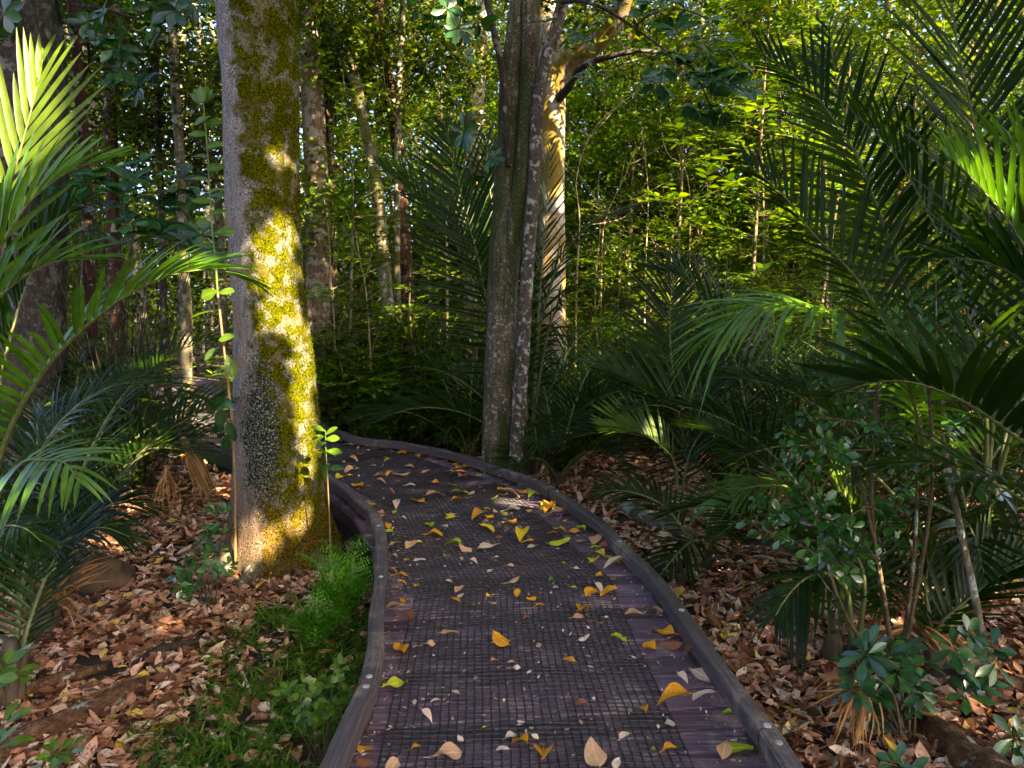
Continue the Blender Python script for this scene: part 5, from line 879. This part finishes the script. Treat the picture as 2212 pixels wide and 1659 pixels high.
# ================================================================ thicket: saplings, shrubs, crowns, far forest
def spray(mb, p, d, L, nl, ll, mat=0, wr=.45, K=4, tw=1):
    """a twig with alternate leaves lying in a plane"""
    d = norm(d); s = norm(np.cross(d, Z)); up = np.cross(s, d); t = np.linspace(.18, 1, nl); q = p + d * (L * t)[:, None] - Z * (.18 * L * t ** 2)[:, None]
    sd = np.where(np.arange(nl) % 2, 1., -1.)[:, None]; D = norm(s * sd * .85 + d * .6 + rng.normal(0, .18, (nl, 3))); l = ll * rng.uniform(.65, 1.15, nl)
    leaves(mb, q, D, up + Z * .3 + rng.normal(0, .28, (nl, 3)), l, l * wr, P_OVATE, K, .12, .14, .05, mat=mat)
    if tw: tube(mb, [p, q[nl // 2], q[-1]], [.004, .003, .0015], 5, 3, mat=tw, cap=False)
def sapling_meshes(h, seed, ll=.085, tiers=9, lo=.25):
    st, lv = MB(), MB(); x, y = rng.normal(0, .25, 2); c = spline([[0, 0, -.1], [x * .4, y * .4, h * .35], [x * .7 + .06, y, h * .7], [x, y * 1.2, h]], 26)
    tube(st, c, [.026, .02, .014, .006], 26, 7, rough=.1, scale=8)
    for k in range(tiers):
        t = lo + (1 - lo) * (k + rng.random() * .7) / tiers; p = c[min(25, int(t * 25))]
        for b in range(rng.integers(4, 7)):
            a = rng.random() * 6.283; d = np.array([math.cos(a), math.sin(a), rng.uniform(.05, .5)]); L = rng.uniform(.35, .95) * (1.15 - .5 * t)
            spray(lv, p, d, L, rng.integers(7, 13), ll * rng.uniform(.75, 1.3))
            if rng.random() < .7: spray(lv, p + norm(d) * L * .45, d + rng.normal(0, .6, 3) * [1, 1, .3], L * .6, rng.integers(5, 9), ll)
    return st.mesh('stem', [M['stem_sap']]), lv.mesh('foliage', [M['sapling'], M['stem_brown']])
SAP = [sapling_meshes(h, i, ll, ti) for i, (h, ll, ti) in enumerate(((4.2, .09, 15), (5.2, .13, 17), (3.2, .085, 13), (6.2, .11, 19), (2.4, .12, 11)))]
def bush_mesh(hh, rr, ll, ns, mat):
    mb = MB()
    for k in range(ns):
        a = rng.random() * 6.283; e = rng.uniform(.35, 1.4); L = hh * rng.uniform(.5, 1.05); d = np.array([math.cos(a) * math.cos(e) * rr, math.sin(a) * math.cos(e) * rr, math.sin(e)]); tip = d * L
        c = spline([[0, 0, -.05], tip * .5 + [0, 0, .12 * L], tip], 8); tube(mb, c, [.008, .003], 8, 4, mat=1, cap=False)
        for j in range(2, 8):
            for _ in range(2): spray(mb, c[j], rng.normal(0, 1, 3) * [1, 1, .35] + [0, 0, .25], rng.uniform(.18, .45), rng.integers(5, 10), ll, tw=0)
    return mb.mesh('bush', [M[mat], M['stem_brown']])
BUSH = [bush_mesh(1.5, .9, .085, 16, 'bush'), bush_mesh(2.1, .8, .095, 18, 'bush'), bush_mesh(1.1, 1.1, .075, 14, 'bush'), bush_mesh(1.9, .9, .10, 16, 'sapling')]
def put_sapling(x, y, d, k, label, s=1.):
    b = at(x, y, d); b[2] = ground_z(b[0], b[1]); T = thing('sapling', label, 'sapling', b, 'slender saplings in the thicket'); a = rng.random() * 6.283
    for nm, me in zip(('stem', 'foliage'), SAP[k]):
        o = link(nm, me, T); o.rotation_euler[2] = a; o.scale = (s,) * 3
    return T
def where(x, d):
    side = 'left of mossy tree' if x < 490 else 'between mossy and forked trees' if x < 1060 else 'right of golden trunk' if x < 1480 else 'behind right palms'
    return side
HS = (4.2, 5.2, 3.2, 6.2, 2.4); cnt = {}
def auto(kind, x, d, big):
    far = 'nearest' if d < 10.5 else 'midway' if d < 13.5 else 'deepest'
    return f'{"tall" if big else "short"} {kind} {where(x, d)}, {far}'
for i in range(90):
    x = (i * 0.618034 % 1) * 2500 - 140; d = 9.4 + (i * 0.7548 % 1) ** 1.0 * 9.5; k = rng.integers(0, 5)
    if abs(x - 1190) < 60 and d < 10.4: d = 11.5
    b = at(x, 700, d)
    if on_deck(b[0], b[1], .5)[0]: continue
    put_sapling(x, 700, d, k, auto('leafy sapling', x, d, HS[k] > 4), rng.uniform(.85, 1.2))
BSP = [(820, 9.6, 0), (760, 10.4, 1), (700, 9.9, 0), (880, 10.8, 1), (950, 9.8, 0), (1000, 10.8, 1), (930, 12., 3), (840, 12.4, 3), (1260, 10.6, 0), (1320, 11., 1), (1390, 10.2, 0), (1450, 11.2, 3), (1500, 10., 1), (1250, 12.5, 3), (1560, 11.5, 1), (1640, 10.5, 0), (1720, 11., 1), (1800, 10.2, 1), (1900, 9.6, 1), (2000, 9., 1), (2100, 8.6, 1), (2200, 8.2, 1), (1380, 13, 3), (1490, 13.5, 3), (1600, 13, 3), (1700, 13.5, 3), (760, 13.5, 3), (680, 12.5, 1), (1080, 12., 1), (1130, 11., 0), (440, 12, 0), (380, 11, 1), (300, 10, 1), (240, 10.6, 0), (120, 9.5, 1), (40, 9.8, 1), (-60, 9.2, 1), (460, 14.5, 1), (1250, 9.4, 2), (1420, 9., 2), (1330, 9.0, 2), (830, 9.0, 2), (880, 9.1, 2), (760, 9.3, 2), (1560, 9.2, 2), (1000, 9.3, 2), (2080, 6.2, 1), (2180, 5.8, 1), (1960, 7.2, 1), (700, 10.3, 1), (730, 10., 3), (660, 10.8, 1), (780, 9.8, 3), (690, 11.6, 3), (850, 10.2, 3), (930, 10.4, 1), (1000, 11.5, 3), (1310, 12, 3), (1440, 12.4, 3), (1530, 12.5, 3), (300, 7.6, 1), (230, 7.2, 0), (1260, 11.5, 3), (1340, 12.2, 3), (1400, 11.4, 3), (1470, 12.6, 3), (1540, 12, 3), (1620, 12.4, 3), (1290, 13.4, 3), (1370, 14, 3), (1450, 14.2, 3), (1530, 14, 3), (1620, 14, 3), (1700, 12.4, 3), (660, 12.6, 3), (720, 13, 3), (820, 13.6, 3), (900, 13, 3), (980, 13, 3), (740, 9.7, 3), (810, 10.2, 3), (880, 9.9, 3), (960, 10.4, 3)]
for x, d, k in BSP:
    b = at(x, 900, d); b[2] = ground_z(b[0], b[1])
    if on_deck(b[0], b[1], .3)[0]: continue
    o = link('bush', BUSH[k], None, b); o.rotation_euler[2] = rng.random() * 6.283; s = rng.uniform(.85, 1.2); o.scale = (s, s, s)
    tag(o, auto('bushy green shrub', x, d, k in (1, 3)), 'shrub', 'shrubs filling the thicket')
# leafy bare-branched twigs in the lit thicket
def twig_tree(label, prof, d):
    b = at(*prof[0], d); T = thing('twiggy_sapling', label, 'sapling', (b[0], b[1], ground_z(b[0], b[1])), 'pale bare saplings in the thicket'); g = np.array(T.location) - Z * .05
    mb = MB(); c = spline([g] + [at(x, y, d) for x, y in prof], 40); tube(mb, c, [.018, .014, .010, .006], 40, 6, rough=.1, scale=9)
    for k in range(16, 38, 3):
        e = c[k] + np.array([rng.normal(0, .45), rng.normal(0, .3), rng.uniform(.2, .7)]); tube(mb, [c[k], (c[k] + e) / 2 + rng.normal(0, .06, 3), e], [.006, .004, .002], 8, 4, cap=False)
    part('stem', mb, M['stem_pale'], T)
for lab, pr_, d in (('pale crooked bare sapling right of the golden trunk', [(1245, 640), (1252, 480), (1246, 380), (1290, 270), (1400, 180)], 10.4), ('pale forking sapling in the sunlit leaves right of the golden trunk', [(1300, 560), (1310, 470), (1350, 380), (1370, 330)], 10.8),
                    ('pale leaning bare sapling between the red brown trunk and central palm', [(960, 430), (905, 330), (860, 260), (832, 200)], 10.5), ('thin white stem rising behind the right foot of the mossy tree', [(722, 700), (715, 620), (712, 520), (700, 430)], 10.2),
                    ('straight pale stem in the yellow lit thicket', [(1450, 640), (1452, 520), (1470, 430), (1468, 330)], 12.), ('slim pale stem left of the silvery palm', [(1392, 700), (1395, 560), (1400, 420), (1385, 280)], 11.4), ('thin pale stem in the lit leaves behind the silvery palm', [(1535, 640), (1540, 560), (1536, 430), (1542, 340)], 13.),
                    ('forked thin pale stem near the mossy tree', [(800, 760), (792, 640), (780, 570), (770, 520)], 9.9), ('white stem catching the sun beside the pale stems', [(1290, 760), (1285, 620), (1296, 500), (1290, 400)], 11.2), ('thin dry stem in the dark thicket behind the hanging clusters', [(1490, 420), (1440, 330), (1428, 250), (1432, 190)], 12.)):
    twig_tree(lab, pr_, d)
# ---------------------------------------------------------------- crowns
def cloud(mb, P, ll, per, spread, mat=0, K=3, flat=True):
    n = len(P); q = np.repeat(P, per, 0) + rng.normal(0, spread, (n * per, 3)) * [1, 1, .6]; m = len(q); D = norm(rng.normal(0, 1, (m, 3)) * [1, 1, .55] - [0, 0, .15]); N = norm(rng.normal(0, .55, (m, 3)) + [0, -.15, .9]); l = ll * rng.uniform(.6, 1.25, m)
    leaves(mb, q, D, N, l, l * .48, P_OVATE, K, .1, .0, flat=flat, rnd=np.clip(np.repeat(rng.random(n) * .6, per) + rng.random(m) * .4, 0, 1), mat=mat)
# crowns seen at the top of the picture: every trunk above carries foliage where it leaves the frame
def crown(T, spots, ll=.10, per=55, name='crown', mat='far'):
    mb = MB(); P = []
    for x, y, d, s, n in spots:
        c = at(x, y, d); P.append(c + rng.normal(0, 1, (n, 3)) * [s, s, s * .75])
        for k in range(5): e = c + rng.normal(0, s, 3); tube(mb, [c + [0, 0, -.2], (c + e) / 2 + rng.normal(0, .1, 3), e], [.012, .008, .004], 6, 4, mat=1, cap=False)
    cloud(mb, np.concatenate(P), ll, per, .17); part(name, mb, [M[mat], M['bark_dark']], T)
tr = {t['label'][:22]: t for t in TREES}
g = lambda s: next(t for k, t in tr.items() if k.startswith(s))
crown(g('dark straight'), [(720, 60, 11, .5, 20), (760, 20, 11.5, .6, 24), (700, 150, 12, .4, 10)]); crown(g('red brown crooked'), [(850, 40, 12, .7, 26), (900, 110, 12.5, .6, 20), (800, 0, 12, .6, 18)]); crown(g('grey green'), [(740, 130, 11, .5, 14), (690, -10, 11, .7, 20), (800, 160, 12, .5, 12)])
crown(g('pale orange'), [(1000, 60, 14, .8, 26), (940, 150, 14, .7, 18), (1060, 140, 14, .6, 16)]); crown(g('thin straight'), [(880, 200, 11.6, .5, 12), (920, 20, 11.6, .6, 18)]); crown(g('short brown'), [(1330, 150, 14, .8, 22), (1400, 230, 14.5, .7, 20), (1280, 200, 13, .5, 12)])
crown(g('brown trunk behind the'), [(1620, 120, 13.5, .8, 26), (1700, 230, 13, .8, 24), (1560, 60, 14, .8, 20)]); crown(g('dark brown trunk'), [(1500, 250, 16, .9, 26), (1430, 110, 16, .9, 26), (1560, 380, 16, .7, 16)]); crown(bt, [(1330, -30, 9, .5, 14), (1420, 80, 9.4, .6, 14), (1250, -60, 9.6, .6, 14)])
crown(tl, [(200, 60, 8.4, .5, 14), (270, 0, 8.6, .6, 20), (110, 20, 8.4, .5, 12)]); crown(g('dark trunk slanting'), [(440, 80, 12, .7, 20), (500, 0, 12, .7, 18), (400, 240, 12, .6, 14)]); crown(g('dark slim'), [(320, 120, 10, .6, 20), (300, 250, 10, .6, 18), (370, 320, 10, .5, 14)]); crown(g('brown trunk in'), [(220, 200, 10.5, .6, 18), (280, 300, 10.5, .6, 18), (160, 240, 10.5, .6, 16)]); crown(g('slim shaded'), [(430, 380, 9.6, .5, 14), (460, 300, 9.6, .5, 12), (400, 150, 10, .6, 14)])
# small trees with full crowns filling the middle distance
def small_tree_meshes(h, r, seed):
    st, lv = MB(), MB(); c = spline([[0, 0, -.1], [rng.normal(0, .15), rng.normal(0, .15), h * .4], [rng.normal(0, .3), rng.normal(0, .3), h]], 20); tube(st, c, [.06, .045, .02], 20, 8, rough=.12)
    P = []
    for k in range(26):
        t = rng.uniform(.35, 1); b = c[int(t * 19)]; e = b + norm(rng.normal(0, 1, 3) * [1, 1, .35] + [0, 0, .3]) * r * rng.uniform(.4, 1.05); m = (b + e) / 2 + [0, 0, .15]; tube(st, [b, m, e], [.016, .01, .004], 7, 4, cap=False)
        P += [m, e, (m + e) / 2]
    cloud(lv, np.array(P), .095, 52, .24, K=4, flat=False); return st.mesh('trunk', [M['stem_brown']]), lv.mesh('crown', [M['bush'] if seed == 2 else M['sapling']])
STREE = [small_tree_meshes(h, r, i) for i, (h, r) in enumerate(((5.2, 1.3), (6.2, 1.5), (4.2, 1.2), (7.0, 1.6)))]
for i in range(58):
    x = (i * 0.618034 + .31) % 1 * 2560 - 170; d = 11.2 + (i * 0.7548 + .2) % 1 * 7.5; k = i % 4; b = at(x, 700, d); b[2] = ground_z(b[0], b[1])
    if on_deck(b[0], b[1], .6)[0]: continue
    T = thing('small_tree', auto('full-crowned tree', x, d, k in (1, 3)), 'tree', b, 'small trees filling the middle distance'); a = rng.random() * 6.28; s = rng.uniform(.85, 1.15)
    for nm, me in zip(('trunk', 'crown'), STREE[k]): o = link(nm, me, T); o.rotation_euler[2] = a; o.scale = (s, s, s)
# far forest: one leafy mass with gaps
def far_forest():
    mb = MB()
    for Y, ncl, ll, per in ((16, 900, .12, 40), (19, 900, .15, 36), (23, 1000, .19, 36), (28, 1100, .26, 36), (36, 2600, .5, 34)):
        x = rng.uniform(-.80 * Y, .80 * Y, ncl); z = rng.uniform(-.3, 3.2 + .36 * Y, ncl) ; y = Y + rng.normal(0, 1.2, ncl)
        if Y > 30: z = np.where(rng.random(ncl) < .3, rng.uniform(-.3, 6, ncl), z)
        k = wob(x * 1.1, z * 1.1, .42 if Y < 30 else .3) > np.where(z > 3., -.15, -.6) - (.95 if Y > 30 else .12)
        P = np.stack([x, y, z], -1)[k]; cloud(mb, P, ll, per, .42 + Y * .012)
    solo('far_forest', mb, M['far'], 'far off wall of forest leaves with bright sky gaps', 'forest', kind='stuff')
    mb = MB()
    for i in range(60):
        Y = rng.uniform(17, 32); x = rng.uniform(-.75, .75) * Y; b = np.array([x, Y, ground_z(x, Y) - .1]); tube(mb, [b, b + [rng.normal(0, .3), 0, 4], b + [rng.normal(0, .8), 0, 9], b + [rng.normal(0, 1.2), 0, 14]], [.14, .11, .08, .04], 14, 6, rough=.1, cap=False)
    solo('far_trunks', mb, M['bark_grey'], 'far off tree trunks in the forest', 'forest', kind='stuff')
far_forest()
# forest closing in behind the viewer
def near_forest():
    mb = MB(); n = 900; a = rng.uniform(R(150), R(390), n); r = rng.uniform(9, 13, n); z = rng.uniform(-.3, 5.2, n); P = np.stack([np.cos(a) * r, np.sin(a) * r, z], -1)
    k = ~((P[:, 1] > 1.) & (np.abs(P[:, 0]) < P[:, 1] * .72 + 1.5)); cloud(mb, P[k], .34, 30, .5); solo('forest_behind', mb, M['far'], 'dim wall of forest leaves on the viewer\'s side of the boardwalk', 'forest', kind='stuff')
near_forest()
# ================================================================ unseen trees added to block the sun, holes cut for sun patches (behind and beside the camera)
e1 = norm(np.cross(SUN, Z)); e2 = np.cross(e1, SUN)
def ab(p): p = np.asarray(p); return np.stack([p @ e1, p @ e2], -1)
GAPS = [(655, 755, 5.35, .09), (662, 820, 5.35, .12), (668, 880, 5.35, .11), (680, 930, 5.3, .06), (690, 985, 5.3, .06), (625, 470, 5.3, .10), (618, 540, 5.3, .13), (605, 600, 5.3, .12), (600, 680, 5.3, .06), (560, 560, 5.35, .06), (620, 290, 5.3, .05), (600, 720, 5.3, .08),
        (540, 1195, 5.2, .13), (570, 1170, 5.2, .09), (515, 1220, 5.2, .06), (530, 1215, 5.15, .10), (650, 1120, 5.2, .04), (615, 1150, 5.2, .03), (640, 985, 5.3, .07), (60, 200, 3.05, .16), (40, 300, 3.0, .14), (90, 140, 3.1, .10), (20, 400, 3., .10),
        (455, 635, 5.1, .10), (440, 675, 5.1, .07), (480, 760, 5.1, .07), (705, 940, 5.05, .09), (470, 580, 3.6, .12), (390, 590, 3.6, .10),
        (1195, 230, 10, .22), (1195, 300, 10, .2), (1350, 40, 9.2, .25), (1320, 70, 9.4, .12), (1200, 40, 10, .15), (672, 60, 9, .15), (684, 380, 9, .12), (690, 340, 9, .10), (670, 160, 9, .12), (712, 620, 10.2, .18),
        (2160, 400, 3.1, .14), (2190, 350, 3.4, .12), (2120, 420, 3.1, .08), (1790, 1020, 4.25, .14), (1820, 1060, 4.2, .10), (1700, 660, 3.9, .10), (440, 1040, 6.1, .10), (1420, 945, 5.6, .10), (1465, 1080, 5.7, .05), (1890, 1240, 3.4, .04), (850, 700, 10, .3), (1280, 600, 11, .4), (1360, 520, 11.5, .5), (1450, 560, 12, .5), (1550, 520, 12, .4), (1300, 740, 10.5, .3), (1420, 680, 11, .4), (1500, 640, 10, .3), (1600, 560, 10.5, .4), (430, 905, 10.4, .35), (470, 950, 8.8, .2), (400, 870, 12, .3)]
def unseen_shade_canopy():
    H = ab([at(x, y, d) for x, y, d, r in GAPS]); HR = np.array([g_[3] for g_ in GAPS])
    n = 60000; q = np.stack([rng.uniform(-9, 9, n), rng.uniform(-1.5, 34, n), np.full(n, 1.)], -1)
    q[:, 0] *= np.where(q[:, 1] > 10, 1 + (q[:, 1] - 10) * .05, 1.)
    near = q[:, 1] < 8.4 + .5 * wob(q[:, 0], q[:, 1], .8)
    q[:, 0] = np.where(near & (q[:, 0] > 6.5), q[:, 0] - 8, q[:, 0])
    # (what must stay in shade: the forked tree, the mossy trunk's upper part, the hanging clusters, the upper right fronds)
    SH = [(x, y, 7.1) for x in (1060, 1090, 1120, 1150, 1180, 1215) for y in range(-60, 700, 60)] + [(x, y, 5.4) for x in (500, 530, 560, 600, 640) for y in range(-60, 430, 50)] + [(530, y, 5.4) for y in range(430, 1130, 50)]
    SH += [(x, y, 6.2) for x in range(1400, 1640, 50) for y in range(0, 320, 50)] + [(x, y, 4.9) for x in range(1640, 2220, 60) for y in range(0, 620, 60)] + [(x, y, 8.0) for x in range(860, 1060, 40) for y in range(270, 800, 60)] + [(x, y, 7.7) for x in range(1200, 1480, 50) for y in range(420, 600, 50)]
    SH += [(x, y, 6.9) for x in (0, 50, 100) for y in range(0, 900, 60)] + [(x, y, 4.) for x in range(0, 400, 60) for y in range(600, 1100, 60)] + [(x, y, 6.6) for x in range(1280, 1600, 60) for y in range(560, 900, 60)]
    SH += [(x, y, d) for x in range(60, 480, 45) for y in range(-20, 340, 50) for d in (8.5, 10.5, 13)]
    SH += [(x, y, 1664 * 1.6 / (y - 651)) for x in range(700, 1750, 40) for y in list(range(1130, 1400, 24)) + list(range(1400, 1660, 40)) if abs(x - (1080 if y < 1400 else 1200)) < 30 + (y - 900) * .66]
    HS = np.array([at(x, y, 5.28) for x in (500, 530, 560, 590, 612) for y in range(750, 1090, 30)])
    S2 = [(x, y, 7.1) for x in (1050, 1075, 1100, 1125, 1150, 1180, 1215) for y in range(-60, 1000, 40)] + [(x, y, 6.2) for x in range(1380, 1640, 40) for y in range(0, 320, 40)]
    shp = np.concatenate([np.repeat(np.array([at(*k) for k in SH]), 9, 0), np.repeat(np.array([at(*k) for k in S2]), 9, 0)]); shp = shp + rng.normal(0, .22, shp.shape)
    lit = wob(q[:, 0] * 1., q[:, 1] * .75, .75) + .35 * wob(q[:, 0], q[:, 1], 2.3)
    bias = -.1 - .6 * np.exp(-((q[:, 0] - 2.5) / 3.5) ** 2) * (q[:, 1] > 9) - .5 * np.exp(-((q[:, 0] + 3.) / 2.2) ** 2) * (q[:, 1] > 10) - .8 * (q[:, 0] < -5.5) * (q[:, 1] < 14)
    keep = near & (rng.random(n) < .80) | ~near & (lit > bias) & (rng.random(n) < .55)
    q = q[keep]; n = len(q); t = 8 + 3.5 * rng.random(n) + .40 * np.maximum(0, q[:, 1] - 9); p = q + SUN * t[:, None]
    p = np.concatenate([p, shp + SUN * (7.5 + 3.5 * rng.random((len(shp), 1)))]); n = len(p)
    L = rng.uniform(.26, .42, n); D, N = norm(rng.normal(0, 1, (n, 3))), norm(rng.normal(0, .5, (n, 3)) + SUN * .8); ctr = ab(p + D * (L * .5)[:, None])
    ok = np.ones(n, bool)
    for h, r in zip(H, HR): ok &= np.linalg.norm(ctr - h, axis=1) > r + .085
    p, D, N, L = p[ok], D[ok], N[ok], L[ok]
    hs = np.repeat(HS, 5, 0) + rng.normal(0, .03, (len(HS) * 5, 3)); m = len(hs); hp = hs + SUN * rng.uniform(7, 9, (m, 1)); hD = norm(np.cross(rng.normal(0, 1, (m, 3)), SUN)); hL = np.full(m, .16)
    p = np.concatenate([p, hp - hD * .08]); D = np.concatenate([D, hD]); N = np.concatenate([N, norm(SUN + rng.normal(0, .2, (m, 3)))]); L = np.concatenate([L, hL])
    sites = np.array([(4.2, -3.6), (8.5, 1.2), (-2.6, -3.2), (12., 9.), (3., -7.5), (17., 17.)]); who = np.argmin(np.linalg.norm(p[:, None, :2] - sites[None], axis=-1), 1)
    for i, s in enumerate(sites):
        k = who == i
        if not k.any(): continue
        T = thing('unseen_shade_tree', f'leafy canopy tree {("just behind the viewer on the right", "to the right of the palms", "behind the viewer on the left", "right of the thicket", "farther behind the viewer", "far right beyond the thicket")[i]}', 'tree', (*s, ground_z(*s)), 'unseen trees shaped to shade the boardwalk')  # each leafy canopy tree is unseen, added to block the sun
        c = p[k].mean(0); mb = MB(); b = np.array([*s, ground_z(*s) - .1]); tube(mb, [b, b + [0, 0, 2.5], b * .5 + c * .5 + [0, 0, .5], c], [.24, .2, .15, .06], 24, 12, rough=.1); part('trunk', mb, M['bark_grey'], T)
        mb = MB(); leaves(mb, p[k], D[k], N[k], L[k], L[k] * .6, P_OBOV, 4, .1, flat=True, fold=0.); part('crown', mb, M['broad'], T)
unseen_shade_canopy()
# ================================================================ look-alikes get their order in the picture
def tell_apart():
    from collections import defaultdict
    by = defaultdict(list); up = np.array([0, math.sin(PITCH), math.cos(PITCH)]); fw = np.array([0, math.cos(PITCH), -math.sin(PITCH)])
    for o in COL.objects:
        if o.parent is None and 'label' in o: by[o['label']].append(o)
    W = ('leftmost', 'second from left', 'third from left', 'fourth from left', 'fifth from left', 'sixth from left', 'seventh from left', 'eighth from left', 'ninth from left', 'tenth from left', 'eleventh from left', 'twelfth from left', 'thirteenth from left', 'fourteenth from left')
    for k, os_ in by.items():
        if len(os_) > 1:
            os_.sort(key=lambda o: o.location[0] / max(.1, float((np.array(o.location) - [0, 0, CAMZ]) @ fw)))
            for i, o in enumerate(os_): o['label'] = k + ', ' + ('rightmost' if i == len(os_) - 1 else W[min(i, 13)])
tell_apart()
# ================================================================ light, sky, camera
w = bpy.data.worlds.new('World'); SC.world = w; w.use_nodes = True; nt = w.node_tree; nt.nodes.clear()
sky = nt.nodes.new('ShaderNodeTexSky'); sky.sky_type = 'NISHITA'; sky.sun_disc = False; sky.sun_elevation = SUN_EL; sky.sun_rotation = math.atan2(SUN[0], SUN[1]); sky.air_density = .55; sky.ozone_density = .6; sky.dust_density = 4.
bg = nt.nodes.new('ShaderNodeBackground'); bg.inputs['Strength'].default_value = .115; ou = nt.nodes.new('ShaderNodeOutputWorld'); nt.links.new(sky.outputs[0], bg.inputs[0]); nt.links.new(bg.outputs[0], ou.inputs[0])
L_ = bpy.data.lights.new('sun', 'SUN'); L_.energy = 4.8; L_.angle = R(.5); L_.color = (1., .80, .50); so = bpy.data.objects.new('sun', L_); COL.objects.link(so)
so.rotation_euler = Vector(-SUN).to_track_quat('-Z', 'Y').to_euler(); so.location = (8, -10, 14)
cam = bpy.data.cameras.new('camera'); cam.sensor_width = 36; cam.lens = 36 * F / 2212; cam.clip_start = .05; cam.clip_end = 400; co = bpy.data.objects.new('camera', cam); COL.objects.link(co)
co.location = (0, 0, CAMZ); co.rotation_euler = (R(90) - PITCH, 0, 0); SC.camera = co
vs = SC.view_settings; SC.display_settings.display_device = 'sRGB'; vs.view_transform = 'Standard'; vs.look = 'None'; vs.gamma = 1; vs.exposure = 3.0; vs.use_curve_mapping = False
cy = SC.cycles; cy.max_bounces = 6; cy.diffuse_bounces = 2; cy.glossy_bounces = 2; cy.transmission_bounces = 4; cy.caustics_reflective = False; cy.caustics_refractive = False; cy.sample_clamp_indirect = 6
